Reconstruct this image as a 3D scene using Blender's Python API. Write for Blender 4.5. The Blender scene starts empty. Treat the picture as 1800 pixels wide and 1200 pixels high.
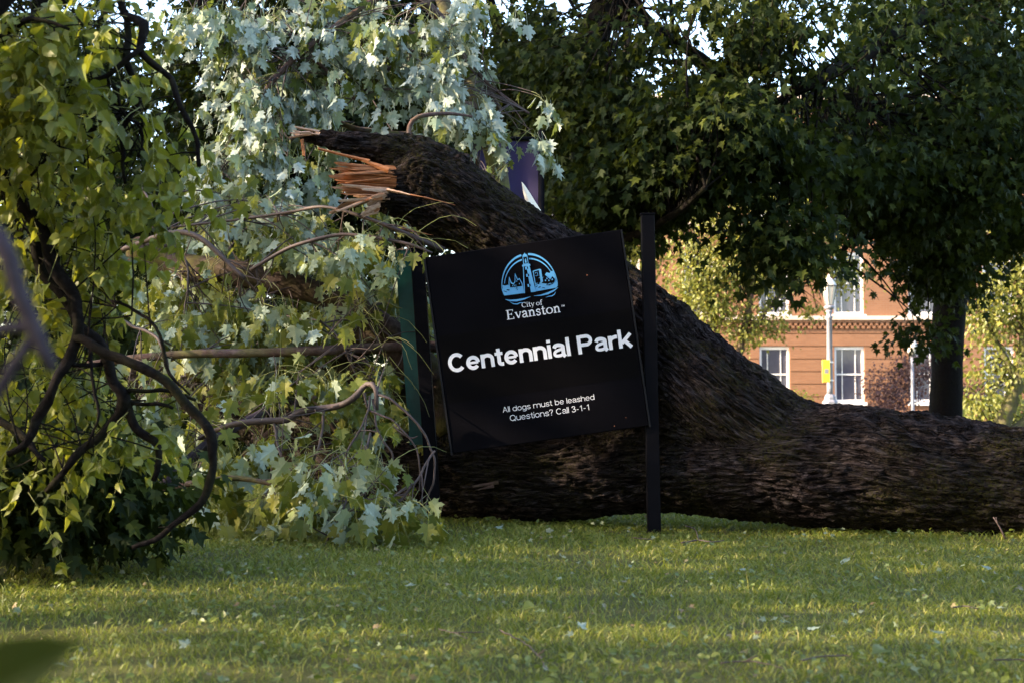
import bpy, bmesh, math, random
import numpy as np
from mathutils import Vector, Matrix

# ------------------------------------------------------------------ camera, sky, sun, exposure
S = bpy.context.scene
COL = S.collection
R = math.radians
CAM_H = 0.776
FPX = 2500.0                      # focal length in pixels of an 1800 px wide frame (50 mm on 36 mm)
PITCH = math.atan(107.0 / FPX)
cam = bpy.data.cameras.new('camera')
cam.lens = 50.0
cam.sensor_width = 36.0
cam.clip_start = 0.05
cam.clip_end = 2000.0
cam.dof.use_dof = True
cam.dof.focus_distance = 8.6
cam.dof.aperture_fstop = 4.5
cam_o = bpy.data.objects.new('camera', cam)
COL.objects.link(cam_o)
cam_o.location = (0, 0, CAM_H)
cam_o.rotation_euler = (math.pi / 2 + PITCH, 0, 0)
S.camera = cam_o

SUN_DIR = Vector((-0.90, -0.20, 0.42)).normalized()       # towards the sun
W = bpy.data.worlds.new('World')
S.world = W
W.use_nodes = True
sky = W.node_tree.nodes.new('ShaderNodeTexSky')
sky.sky_type = 'NISHITA'
sky.sun_disc = False
sky.sun_elevation = math.asin(SUN_DIR.z)
sky.sun_rotation = math.atan2(SUN_DIR.x, SUN_DIR.y)
sky.dust_density = 2.0
sky.ozone_density = 0.6
W.node_tree.links.new(sky.outputs[0], W.node_tree.nodes['Background'].inputs[0])
W.node_tree.nodes['Background'].inputs[1].default_value = 0.15
sun = bpy.data.lights.new('sun', 'SUN')
sun.energy = 3.6
sun.angle = R(0.5)
sun.color = (1.0, 0.80, 0.58)
sun_o = bpy.data.objects.new('sun', sun)
COL.objects.link(sun_o)
sun_o.rotation_euler = SUN_DIR.to_track_quat('Z', 'Y').to_euler()
sun_o.location = SUN_DIR * 60
S.view_settings.view_transform = 'Standard'
S.view_settings.look = 'None'
S.view_settings.gamma = 1.0
S.view_settings.use_curve_mapping = False
S.view_settings.exposure = 2.58
S.render.engine = 'CYCLES'
try:
    S.cycles.max_bounces = 6
    S.cycles.transparent_max_bounces = 6
    S.cycles.use_denoising = True
except Exception:
    pass

# ------------------------------------------------------------------ helpers
CP, SP = math.cos(PITCH), math.sin(PITCH)


def P(px, py, d):
    """the point at distance d (along world Y) behind pixel (px, py) of the 1800 x 1200 photograph"""
    x, z = (px - 900.0) / FPX, (600.0 - py) / FPX
    y2, z2 = CP - z * SP, SP + z * CP
    k = d / y2
    return np.array((x * k, d, CAM_H + z2 * k))


def proj(p):
    """pixel of world points (N,3)"""
    p = np.asarray(p, float)
    x, y, z = p[:, 0], p[:, 1], p[:, 2] - CAM_H
    f = y * CP + z * SP
    u = -y * SP + z * CP
    return 900 + FPX * x / f, 600 - FPX * u / f, f


def PX(d):
    return d / FPX                 # metres per photo pixel at distance d


def nrm(a):
    a = np.asarray(a, float)
    return a / np.maximum(np.linalg.norm(a, axis=-1, keepdims=True), 1e-9)


_rs = np.random.RandomState(7)
_perm = _rs.permutation(512)
_perm = np.concatenate([_perm, _perm, _perm])
_grad = nrm(_rs.normal(size=(512, 3)))


def pn(p):
    """Perlin noise at points (N,3), about -0.7..0.7"""
    p = np.asarray(p, float)
    i = np.floor(p).astype(int)
    f = p - i
    u = f * f * f * (f * (f * 6 - 15) + 10)
    i &= 511
    out = 0.0
    for dx in (0, 1):
        for dy in (0, 1):
            for dz in (0, 1):
                h = _perm[_perm[_perm[(i[:, 0] + dx) & 511] + ((i[:, 1] + dy) & 511)] + ((i[:, 2] + dz) & 511)]
                g = _grad[h]
                d = g[:, 0] * (f[:, 0] - dx) + g[:, 1] * (f[:, 1] - dy) + g[:, 2] * (f[:, 2] - dz)
                w = (u[:, 0] if dx else 1 - u[:, 0]) * (u[:, 1] if dy else 1 - u[:, 1]) * (u[:, 2] if dz else 1 - u[:, 2])
                out = out + w * d
    return out


def fbm(p, o=3):
    r, a = 0.0, 1.0
    for k in range(o):
        r = r + a * pn(p * (2 ** k) + 13.7 * k)
        a *= 0.5
    return r


def mesh_np(name, v, faces, m=None, smooth=False):
    """mesh from numpy verts (N,3) and a list of face arrays (each (F,k))"""
    me = bpy.data.meshes.new(name)
    v = np.ascontiguousarray(v, np.float32)
    if not isinstance(faces, (list, tuple)):
        faces = [faces]
    faces = [f for f in faces if len(f)]
    me.vertices.add(len(v))
    me.vertices.foreach_set('co', v.ravel())
    li = np.concatenate([f.ravel() for f in faces]).astype(np.int32)
    tot = np.concatenate([np.full(len(f), f.shape[1]) for f in faces]).astype(np.int32)
    start = np.concatenate([[0], np.cumsum(tot)[:-1]]).astype(np.int32)
    me.loops.add(len(li))
    me.loops.foreach_set('vertex_index', li)
    me.polygons.add(len(tot))
    me.polygons.foreach_set('loop_start', start)
    me.polygons.foreach_set('loop_total', tot)
    me.polygons.foreach_set('use_smooth', np.full(len(tot), bool(smooth)))
    me.update(calc_edges=True)
    me.validate()
    if m is not None:
        for mm in (m if isinstance(m, (list, tuple)) else [m]):
            me.materials.append(mm)
    return me


class MB:
    """collects quads and triangles for one mesh"""

    def __init__(s):
        s.v, s.q, s.t, s.n = [], [], [], 0

    def add(s, v, q=None, t=None):
        v = np.asarray(v, float).reshape(-1, 3)
        s.v.append(v)
        if q is not None and len(q):
            s.q.append(np.asarray(q, int).reshape(-1, 4) + s.n)
        if t is not None and len(t):
            s.t.append(np.asarray(t, int).reshape(-1, 3) + s.n)
        s.n += len(v)

    def box(s, lo, hi, M=None):
        (a, b, c), (d, e, f) = lo, hi
        v = np.array([(a, b, c), (d, b, c), (d, e, c), (a, e, c), (a, b, f), (d, b, f), (d, e, f), (a, e, f)], float)
        if M is not None:
            v = v @ np.array(M.to_3x3()).T + np.array(M.translation)
        s.add(v, [(0, 3, 2, 1), (4, 5, 6, 7), (0, 1, 5, 4), (1, 2, 6, 5), (2, 3, 7, 6), (3, 0, 4, 7)])

    def tube(s, pts, rad, seg=8, cap=True):
        v, q, t = tube_geo(pts, rad, seg, cap)
        s.add(v, q, t)

    def lathe(s, prof, c, seg=16, ph=0.0):
        """profile [(r, z)] round the vertical through c"""
        a = np.arange(seg) / seg * 2 * math.pi + ph
        v = []
        for r, z in prof:
            v.append(np.stack([c[0] + r * np.cos(a), c[1] + r * np.sin(a), np.full(seg, c[2] + z)], 1))
        v = np.concatenate(v)
        q = []
        for i in range(len(prof) - 1):
            for j in range(seg):
                k = (j + 1) % seg
                q.append((i * seg + j, i * seg + k, (i + 1) * seg + k, (i + 1) * seg + j))
        t = []
        n = len(v)
        v = np.concatenate([v, [(c[0], c[1], c[2] + prof[0][1]), (c[0], c[1], c[2] + prof[-1][1])]])
        for j in range(seg):
            k = (j + 1) % seg
            t.append((n, k, j))
            t.append((n + 1, (len(prof) - 1) * seg + j, (len(prof) - 1) * seg + k))
        s.add(v, q, t)

    def empty(s):
        return s.n == 0

    def mesh(s, name, m, smooth=False, off=None):
        v = np.concatenate(s.v)
        if off is not None:
            v = v - np.asarray(off)
        fs = []
        if s.q:
            fs.append(np.concatenate(s.q))
        if s.t:
            fs.append(np.concatenate(s.t))
        return mesh_np(name, v, fs, m, smooth)


def frames(pts):
    pts = np.asarray(pts, float)
    T = np.gradient(pts, axis=0)
    T = nrm(T)
    n = len(pts)
    N = np.zeros_like(T)
    ref = np.array((0, 0, 1.0)) if abs(T[0][2]) < 0.9 else np.array((0, 1.0, 0))
    N[0] = nrm(ref - T[0] * np.dot(ref, T[0]))
    for i in range(1, n):
        N[i] = nrm(N[i - 1] - T[i] * np.dot(N[i - 1], T[i]))
    B = np.cross(T, N)
    return T, N, B


def tube_geo(pts, rad, seg=8, cap=True):
    pts = np.asarray(pts, float)
    n = len(pts)
    rad = np.broadcast_to(np.asarray(rad, float), (n,))
    T, N, B = frames(pts)
    a = np.arange(seg) / seg * 2 * math.pi
    v = pts[:, None, :] + rad[:, None, None] * (np.cos(a)[None, :, None] * N[:, None, :] + np.sin(a)[None, :, None] * B[:, None, :])
    v = v.reshape(-1, 3)
    i = np.arange(n - 1)[:, None] * seg
    j = np.arange(seg)[None, :]
    k = (j + 1) % seg
    q = np.stack([i + j, i + k, i + seg + k, i + seg + j], -1).reshape(-1, 4)
    t = []
    if cap:
        v = np.concatenate([v, pts[:1], pts[-1:]])
        jj = np.arange(seg)
        kk = (jj + 1) % seg
        t = np.concatenate([np.stack([np.full(seg, n * seg), kk, jj], 1), np.stack([np.full(seg, n * seg + 1), (n - 1) * seg + jj, (n - 1) * seg + kk], 1)])
    return v, q, t


def smooth_path(ctrl, rad, step):
    """Catmull-Rom through control points; returns points about step apart and radii"""
    c = np.asarray(ctrl, float)
    r = np.asarray(rad, float)
    if len(c) == 2:
        L = np.linalg.norm(c[1] - c[0])
        n = max(2, int(L / step) + 1)
        t = np.linspace(0, 1, n)[:, None]
        return c[0] * (1 - t) + c[1] * t, r[0] * (1 - t[:, 0]) + r[1] * t[:, 0]
    e = np.concatenate([[2 * c[0] - c[1]], c, [2 * c[-1] - c[-2]]])
    er = np.concatenate([[r[0]], r, [r[-1]]])
    out, ro = [], []
    for i in range(len(c) - 1):
        p0, p1, p2, p3 = e[i:i + 4]
        n = max(2, int(np.linalg.norm(p2 - p1) / step) + 1)
        t = np.linspace(0, 1, n, endpoint=False)[:, None]
        out.append(0.5 * ((2 * p1) + (-p0 + p2) * t + (2 * p0 - 5 * p1 + 4 * p2 - p3) * t ** 2 + (-p0 + 3 * p1 - 3 * p2 + p3) * t ** 3))
        s = t[:, 0] * t[:, 0] * (3 - 2 * t[:, 0])
        ro.append(er[i + 1] * (1 - s) + er[i + 2] * s)
    out.append(c[-1:])
    ro.append(r[-1:])
    return np.concatenate(out), np.concatenate(ro)


def pix_path(pp, step):
    """[(px, py, d, r_px)] -> smooth world path and radii"""
    c = [P(a, b, d) for a, b, d, r in pp]
    r = [r * PX(d) for a, b, d, r in pp]
    return smooth_path(c, r, step)


def gnarly_tube(pts, rad, seg, seed, amp=0.12, bark=0.0):
    """tube with uneven swelling and a little bark relief"""
    v, q, t = tube_geo(pts, rad, seg, True)
    n = len(pts)
    body = n * seg
    c = np.repeat(np.asarray(pts), seg, axis=0)
    d = v[:body] - c
    rr = np.linalg.norm(d, axis=1, keepdims=True)
    s = np.concatenate([[0], np.cumsum(np.linalg.norm(np.diff(pts, axis=0), axis=1))])
    s = np.repeat(s, seg)
    rm = float(np.mean(rad))
    k = 1 + amp * pn(np.stack([s / (rm * 5) + seed * 7.1, d[:, 0] / rm * .6, d[:, 2] / rm * .6], 1))[:, None] * 2
    v[:body] = c + d * k
    if bark > 0:
        nn = nrm(d)
        a = pn(np.stack([s * 5 + seed * 3.3, nn[:, 0] * rm * 24 + 5, (nn[:, 2] + nn[:, 1] * .7) * rm * 24], 1))
        v[:body] += nn * (np.minimum(1, np.abs(a) * 4) * bark)[:, None]
    return v, q, t


# ------------------------------------------------------------------ objects
def tag(o, label=None, cat=None, group=None, kind=None):
    if label:
        o['label'] = label
    if cat:
        o['category'] = cat
    if group:
        o['group'] = group
    if kind:
        o['kind'] = kind
    return o


def thing(name, loc, label, cat, group=None):
    o = bpy.data.objects.new(name, None)
    COL.objects.link(o)
    o.location = loc
    o.empty_display_size = 0.2
    return tag(o, label, cat, group)


def off_of(parent):
    o = Vector((0, 0, 0))
    while parent is not None:
        o += parent.location
        parent = parent.parent
    return np.array(o)


def link(name, me, parent=None, loc=None, kind=None, label=None):
    o = bpy.data.objects.new(name, me)
    COL.objects.link(o)
    if parent is not None:
        o.parent = parent
    if loc is not None:
        o.location = loc
    if kind:
        o['kind'] = kind
    if label:
        o['label'] = label
    return o


def part(name, mb, m, parent, smooth=False, kind=None, label=None):
    """a mesh given in world coordinates, linked under parent"""
    return link(name, mb.mesh(name, m, smooth, off_of(parent)), parent, None, kind, label)


# ------------------------------------------------------------------ materials
def new_mat(name):
    m = bpy.data.materials.new(name)
    m.use_nodes = True
    nt = m.node_tree
    return m, nt, nt.nodes['Principled BSDF'], nt.nodes['Material Output']


def ramp(nt, fac, stops):
    n = nt.nodes.new('ShaderNodeValToRGB')
    el = n.color_ramp.elements
    while len(el) < len(stops):
        el.new(0.5)
    for e, (p, c) in zip(el, stops):
        e.position = p
        e.color = (*c, 1)
    nt.links.new(fac, n.inputs[0])
    return n.outputs[0]


def noise(nt, scale, detail=4, rough=0.6, vec=None, dist=0.0):
    n = nt.nodes.new('ShaderNodeTexNoise')
    n.inputs['Scale'].default_value = scale
    n.inputs['Detail'].default_value = detail
    n.inputs['Roughness'].default_value = rough
    n.inputs['Distortion'].default_value = dist
    if vec is not None:
        nt.links.new(vec, n.inputs['Vector'])
    return n


def objvec(nt, scale=(1, 1, 1)):
    tc = nt.nodes.new('ShaderNodeTexCoord')
    mp = nt.nodes.new('ShaderNodeMapping')
    mp.inputs['Scale'].default_value = scale
    nt.links.new(tc.outputs['Object'], mp.inputs[0])
    return mp.outputs[0]


def bump(nt, bs, h, strength=0.5, dist=0.01):
    b = nt.nodes.new('ShaderNodeBump')
    b.inputs['Strength'].default_value = strength
    b.inputs['Distance'].default_value = dist
    nt.links.new(h, b.inputs['Height'])
    nt.links.new(b.outputs[0], bs.inputs['Normal'])


def mixc(nt, fac, a, b):
    m = nt.nodes.new('ShaderNodeMix')
    m.data_type = 'RGBA'
    if isinstance(fac, float):
        m.inputs[0].default_value = fac
    else:
        nt.links.new(fac, m.inputs[0])
    for k, x in ((6, a), (7, b)):
        if isinstance(x, tuple):
            m.inputs[k].default_value = (*x, 1)
        else:
            nt.links.new(x, m.inputs[k])
    return m.outputs[2]


def plain(name, c, rough=0.6, metal=0.0, var=0.12, scale=6.0, spec=0.5, bmp=0.0):
    m, nt, bs, _ = new_mat(name)
    n = noise(nt, scale, 5, .6, objvec(nt))
    lo = tuple(x * (1 - var) for x in c)
    hi = tuple(min(1, x * (1 + var)) for x in c)
    nt.links.new(ramp(nt, n.outputs[0], [(.3, lo), (.7, hi)]), bs.inputs['Base Color'])
    bs.inputs['Roughness'].default_value = rough
    bs.inputs['Metallic'].default_value = metal
    bs.inputs['Specular IOR Level'].default_value = spec
    if bmp:
        bump(nt, bs, noise(nt, scale * 8, 3, .6, objvec(nt)).outputs[0], bmp, .004)
    return m


def bark_mat(name, dark, mid, light, moss, moss_amt=0.5, sc=1.0):
    m, nt, bs, _ = new_mat(name)
    v = objvec(nt)
    a = noise(nt, 34 * sc, 6, .7, v)
    b = noise(nt, 2.3 * sc, 5, .65, v)
    c = noise(nt, 11 * sc, 4, .6, v)
    base = ramp(nt, a.outputs[0], [(.30, dark), (.5, mid), (.72, light)])
    f = ramp(nt, b.outputs[0], [(.46 - .1 * moss_amt, (0, 0, 0)), (.68 - .1 * moss_amt, (1, 1, 1))])
    g = ramp(nt, c.outputs[0], [(.42, (0, 0, 0)), (.58, (1, 1, 1))])
    mu = nt.nodes.new('ShaderNodeMath')
    mu.operation = 'MULTIPLY'
    nt.links.new(f, mu.inputs[0])
    nt.links.new(g, mu.inputs[1])
    col = mixc(nt, mu.outputs[0], base, moss)
    nt.links.new(col, bs.inputs['Base Color'])
    bs.inputs['Roughness'].default_value = .85
    bs.inputs['Specular IOR Level'].default_value = .04
    h = nt.nodes.new('ShaderNodeMath')
    h.operation = 'ADD'
    nt.links.new(a.outputs[0], h.inputs[0])
    nt.links.new(c.outputs[0], h.inputs[1])
    bump(nt, bs, h.outputs[0], .75, .012)
    return m


def leaf_mat(name, front, back, trans, rough=.45, tr=.3, spec=.35):
    """front / back: three colours each, picked per leaf; the underside shows the back colour"""
    m, nt, bs, out = new_mat(name)
    ge = nt.nodes.new('ShaderNodeNewGeometry')
    oi = nt.nodes.new('ShaderNodeObjectInfo')
    ad = nt.nodes.new('ShaderNodeMath')
    ad.operation = 'ADD'
    nt.links.new(ge.outputs['Random Per Island'], ad.inputs[0])
    nt.links.new(oi.outputs['Random'], ad.inputs[1])
    fr = nt.nodes.new('ShaderNodeMath')
    fr.operation = 'FRACT'
    nt.links.new(ad.outputs[0], fr.inputs[0])
    rnd = fr.outputs[0]
    n = len(front)
    f = ramp(nt, rnd, [(i / (n - 1), c) for i, c in enumerate(front)])
    b = ramp(nt, rnd, [(i / (len(back) - 1), c) for i, c in enumerate(back)])
    col = mixc(nt, ge.outputs['Backfacing'], f, b)
    nz = noise(nt, 45, 3, .6, objvec(nt))
    hs = nt.nodes.new('ShaderNodeHueSaturation')
    hs.inputs['Saturation'].default_value = 1.0
    mr = nt.nodes.new('ShaderNodeMapRange')
    mr.inputs[1].default_value = .3
    mr.inputs[2].default_value = .7
    mr.inputs[3].default_value = .8
    mr.inputs[4].default_value = 1.2
    nt.links.new(nz.outputs[0], mr.inputs[0])
    nt.links.new(mr.outputs[0], hs.inputs['Value'])
    nt.links.new(col, hs.inputs['Color'])
    nt.links.new(hs.outputs[0], bs.inputs['Base Color'])
    bs.inputs['Roughness'].default_value = rough
    bs.inputs['Specular IOR Level'].default_value = spec
    ts = nt.nodes.new('ShaderNodeBsdfTranslucent')
    ts.inputs[0].default_value = (*trans, 1)
    mx = nt.nodes.new('ShaderNodeMixShader')
    mx.inputs[0].default_value = tr
    nt.links.new(bs.outputs[0], mx.inputs[1])
    nt.links.new(ts.outputs[0], mx.inputs[2])
    nt.links.new(mx.outputs[0], out.inputs['Surface'])
    return m


def wood_mat(name, a, b):
    m, nt, bs, _ = new_mat(name)
    n = noise(nt, 14, 6, .7, objvec(nt, (1, 3, 7)), .4)
    nt.links.new(ramp(nt, n.outputs[0], [(.3, a), (.7, b)]), bs.inputs['Base Color'])
    bs.inputs['Roughness'].default_value = .7
    bump(nt, bs, n.outputs[0], .6, .01)
    return m


def brick_mat(name, c1, c2, mortar):
    m, nt, bs, _ = new_mat(name)
    tc = nt.nodes.new('ShaderNodeTexCoord')
    sx = nt.nodes.new('ShaderNodeSeparateXYZ')
    nt.links.new(tc.outputs['Object'], sx.inputs[0])
    cx = nt.nodes.new('ShaderNodeCombineXYZ')
    nt.links.new(sx.outputs[0], cx.inputs[0])
    nt.links.new(sx.outputs[2], cx.inputs[1])
    br = nt.nodes.new('ShaderNodeTexBrick')
    br.inputs['Scale'].default_value = 1.0
    br.inputs['Brick Width'].default_value = .21
    br.inputs['Row Height'].default_value = .075
    br.inputs['Mortar Size'].default_value = .008
    br.inputs['Color1'].default_value = (*c1, 1)
    br.inputs['Color2'].default_value = (*c2, 1)
    br.inputs['Mortar'].default_value = (*mortar, 1)
    nt.links.new(cx.outputs[0], br.inputs['Vector'])
    n = noise(nt, .7, 4, .6, objvec(nt))
    col = mixc(nt, .25, br.outputs[0], ramp(nt, n.outputs[0], [(.3, tuple(x * .7 for x in c1)), (.7, c2)]))
    nt.links.new(col, bs.inputs['Base Color'])
    bs.inputs['Roughness'].default_value = .85
    bump(nt, bs, br.outputs['Fac'], -.3, .01)
    return m


M = {}
M['bark'] = bark_mat('bark', (.012, .009, .008), (.028, .021, .020), (.075, .062, .062), (.040, .038, .010), .55)


def hero_bark():
    """furrowed bark whose fine relief and colour follow the grain stored on the trunk"""
    m, nt, bs, _ = new_mat('bark_hero')
    at = nt.nodes.new('ShaderNodeAttribute')
    at.attribute_name = 'grain'

    def st(sc):
        mp = nt.nodes.new('ShaderNodeMapping')
        mp.inputs['Scale'].default_value = sc
        nt.links.new(at.outputs['Vector'], mp.inputs[0])
        return mp.outputs[0]
    fine = noise(nt, 1.0, 6, .65, st((11, 70, 70)), .6)
    plate = noise(nt, 1.0, 4, .6, st((5, 30, 30)), .4)
    speck = noise(nt, 60, 5, .7, objvec(nt))
    patch = noise(nt, 2.1, 5, .65, objvec(nt))
    base = ramp(nt, fine.outputs[0], [(.36, (.005, .0032, .0028)), (.52, (.019, .0138, .0130)), (.68, (.115, .094, .092))])
    grey = ramp(nt, plate.outputs[0], [(.38, (.007, .0045, .0042)), (.66, (.052, .041, .044))])
    col = mixc(nt, .45, base, grey)
    cn = noise(nt, 1.0, 3, .55, st((4.5, 46, 46)), .8)
    cm = nt.nodes.new('ShaderNodeMath')
    cm.operation = 'SUBTRACT'
    cm.inputs[1].default_value = .5
    nt.links.new(cn.outputs[0], cm.inputs[0])
    ca = nt.nodes.new('ShaderNodeMath')
    ca.operation = 'ABSOLUTE'
    nt.links.new(cm.outputs[0], ca.inputs[0])
    cr = ramp(nt, ca.outputs[0], [(.008, (0, 0, 0)), (.045, (1, 1, 1))])
    col = mixc(nt, cr, (.004, .0026, .0024), col)
    moss = ramp(nt, speck.outputs[0], [(.42, (0, 0, 0)), (.62, (1, 1, 1))])
    pm = ramp(nt, patch.outputs[0], [(.44, (0, 0, 0)), (.66, (1, 1, 1))])
    mu = nt.nodes.new('ShaderNodeMath')
    mu.operation = 'MULTIPLY'
    nt.links.new(moss, mu.inputs[0])
    nt.links.new(pm, mu.inputs[1])
    col = mixc(nt, mu.outputs[0], col, (.042, .039, .008))
    nt.links.new(col, bs.inputs['Base Color'])
    bs.inputs['Roughness'].default_value = .85
    bs.inputs['Specular IOR Level'].default_value = .05
    ad = nt.nodes.new('ShaderNodeMath')
    ad.operation = 'ADD'
    nt.links.new(fine.outputs[0], ad.inputs[0])
    nt.links.new(plate.outputs[0], ad.inputs[1])
    a2 = nt.nodes.new('ShaderNodeMath')
    a2.operation = 'MULTIPLY_ADD'
    a2.inputs[1].default_value = .8
    ac = nt.nodes.new('ShaderNodeMath')
    ac.operation = 'MULTIPLY_ADD'
    ac.inputs[1].default_value = .9
    nt.links.new(cr, ac.inputs[0])
    nt.links.new(ad.outputs[0], ac.inputs[2])
    ad = ac
    nt.links.new(speck.outputs[0], a2.inputs[0])
    nt.links.new(ad.outputs[0], a2.inputs[2])
    bump(nt, bs, a2.outputs[0], 1.0, .03)
    return m


M['bark_hero'] = hero_bark()
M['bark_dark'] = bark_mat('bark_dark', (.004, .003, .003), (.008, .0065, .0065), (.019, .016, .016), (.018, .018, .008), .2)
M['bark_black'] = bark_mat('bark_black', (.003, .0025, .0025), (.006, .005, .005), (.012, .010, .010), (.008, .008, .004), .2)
M['bark_smooth'] = bark_mat('bark_smooth', (.055, .034, .030), (.085, .055, .050), (.13, .095, .09), (.09, .085, .03), .5, .6)
M['bark_limb'] = bark_mat('bark_limb', (.018, .012, .010), (.034, .024, .020), (.07, .052, .045), (.05, .048, .012), .6, .6)
M['bark_moss'] = bark_mat('bark_moss', (.05, .042, .028), (.085, .075, .045), (.13, .12, .07), (.12, .12, .035), .9, .6)
M['bark_grey'] = bark_mat('bark_grey', (.03, .023, .032), (.05, .04, .05), (.08, .066, .08), (.09, .08, .07), .1, .6)
M['twig'] = plain('twig', (.048, .030, .026), .7, var=.4, scale=9)
M['twig_green'] = plain('twig_green', (.16, .17, .045), .6, var=.4, scale=9)
M['silver_leaf'] = leaf_mat('silver_leaf', [(.050, .072, .008), (.085, .105, .012), (.14, .145, .020)],
                            [(.28, .34, .29), (.40, .46, .41), (.20, .26, .14)], (.15, .19, .03), rough=.55, spec=.25)
M['silver_low'] = leaf_mat('silver_low', [(.060, .082, .010), (.10, .118, .014), (.165, .160, .020)],
                           [(.20, .25, .15), (.31, .37, .29), (.15, .19, .07)], (.19, .21, .025), rough=.55, spec=.25)
M['heart_leaf'] = leaf_mat('heart_leaf', [(.055, .085, .010), (.115, .140, .016), (.18, .19, .022), (.045, .075, .028)],
                           [(.09, .112, .018), (.14, .155, .022), (.19, .20, .03)], (.27, .28, .018), tr=.35, spec=.3)
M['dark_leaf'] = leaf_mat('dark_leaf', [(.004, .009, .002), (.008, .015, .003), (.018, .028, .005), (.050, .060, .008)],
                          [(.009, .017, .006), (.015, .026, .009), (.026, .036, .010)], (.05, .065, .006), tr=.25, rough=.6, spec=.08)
M['far_leaf'] = leaf_mat('far_leaf', [(.060, .080, .012), (.10, .12, .016), (.15, .155, .020)],
                         [(.08, .10, .03), (.12, .14, .035)], (.2, .22, .02), tr=.3)
M['lit_leaf'] = leaf_mat('lit_leaf', [(.085, .105, .016), (.14, .145, .02), (.20, .18, .025)],
                         [(.10, .12, .03), (.15, .16, .035)], (.26, .26, .03), tr=.3)
M['purple_leaf'] = leaf_mat('purple_leaf', [(.05, .025, .028), (.08, .04, .04), (.11, .06, .05)],
                            [(.07, .04, .045), (.10, .06, .06)], (.10, .04, .035), tr=.2)
M['grass'] = leaf_mat('grass', [(.062, .086, .008), (.126, .150, .013), (.20, .202, .026), (.26, .22, .07)],
                      [(.065, .09, .012), (.12, .148, .018), (.19, .19, .04)], (.22, .26, .03), tr=.3, rough=.5)
M['weed'] = leaf_mat('weed', [(.050, .074, .009), (.085, .108, .012), (.13, .145, .016)],
                     [(.08, .105, .025), (.12, .145, .04)], (.20, .26, .03), tr=.25)
M['litter'] = leaf_mat('litter', [(.08, .11, .025), (.12, .15, .05), (.17, .20, .12), (.14, .08, .03)],
                       [(.15, .19, .13), (.20, .25, .20), (.12, .16, .08)], (.2, .24, .06), tr=.2)
M['wood_pale'] = wood_mat('wood_pale', (.26, .135, .075), (.48, .30, .19))
M['wood_orange'] = wood_mat('wood_orange', (.14, .040, .008), (.34, .125, .030))
M['wood_sun_painted'] = wood_mat('wood_sun_painted', (.78, .68, .52), (.88, .80, .66))  # sunlight on the standing sliver put into a near-white wood colour
M['sign_black'] = plain('sign_black', (.0020, .0018, .0028), .7, var=.3, scale=3, spec=.03)
M['sign_band'] = plain('sign_band', (.0012, .0009, .0012), .6, var=.3, scale=3, spec=.04)
M['post_black'] = plain('post_black', (.0030, .0028, .0042), .6, var=.3, scale=4, spec=.05)
M['trim_black'] = plain('trim_black', (.006, .006, .008), .5, var=.3, scale=8, spec=.15)
M['sign_green'] = plain('sign_green', (.006, .048, .042), .35, var=.4, scale=5, spec=.2)
M['sign_white'] = plain('sign_white', (.62, .62, .66), .5, var=.03, scale=20)
M['sign_blue'] = plain('sign_blue', (.07, .27, .52), .5, var=.06, scale=20)
M['purple'] = plain('purple', (.010, .004, .042), .8, var=.25, scale=3)
M['brick'] = brick_mat('brick', (.225, .100, .047), (.275, .128, .062), (.23, .135, .085))
M['stone'] = plain('stone', (.62, .50, .40), .8, var=.08, scale=2)
M['white_paint'] = plain('white_paint', (.78, .76, .74), .5, var=.04, scale=3)
M['glass'] = plain('glass', (.075, .075, .105), .08, var=.35, scale=.6, spec=.8)
M['roof'] = plain('roof', (.10, .075, .07), .8, var=.2, scale=1)
M['lamp_paint'] = plain('lamp_paint', (.20, .20, .23), .5, var=.08, scale=5)
M['lamp_glass'] = plain('lamp_glass', (.60, .55, .46), .3, var=.05, scale=5)
M['lamp_dark'] = plain('lamp_dark', (.10, .09, .09), .5, var=.1, scale=5)
M['yellow'] = plain('yellow', (.80, .52, .03), .5, var=.05, scale=5)
M['grey_print'] = plain('grey_print', (.22, .22, .24), .6, var=.1, scale=9)
M['paving'] = plain('paving', (.42, .36, .32), .85, var=.15, scale=1.5)
M['glint_orange'] = plain('glint_orange', (.20, .07, .035), .9, var=.5, scale=30)  # tone of the glints painted on the sign face


def lawn_mat():
    m, nt, bs, _ = new_mat('lawn')
    v = objvec(nt)
    a = noise(nt, 60, 6, .75, v)
    b = noise(nt, 1.3, 4, .6, v)
    f = ramp(nt, a.outputs[0], [(.3, (.035, .034, .010)), (.5, (.075, .076, .014)), (.7, (.13, .118, .028))])
    g = ramp(nt, b.outputs[0], [(.35, (.045, .055, .012)), (.65, (.075, .075, .02))])
    nt.links.new(mixc(nt, .4, f, g), bs.inputs['Base Color'])
    bs.inputs['Roughness'].default_value = .9
    bs.inputs['Specular IOR Level'].default_value = .2
    bump(nt, bs, a.outputs[0], .8, .03)
    return m


M['lawn'] = lawn_mat()

# ------------------------------------------------------------------ ground
rng = np.random.RandomState(11)


def ground_z(x, y):
    p = np.stack([np.asarray(x) * .45, np.asarray(y) * .45, np.zeros_like(np.asarray(x, float))], 1)
    fade = np.clip((np.asarray(y) - 0) / 6, 0, 1) * np.clip((26 - np.asarray(y)) / 10, 0, 1)
    return pn(p) * .05 * fade


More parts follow.
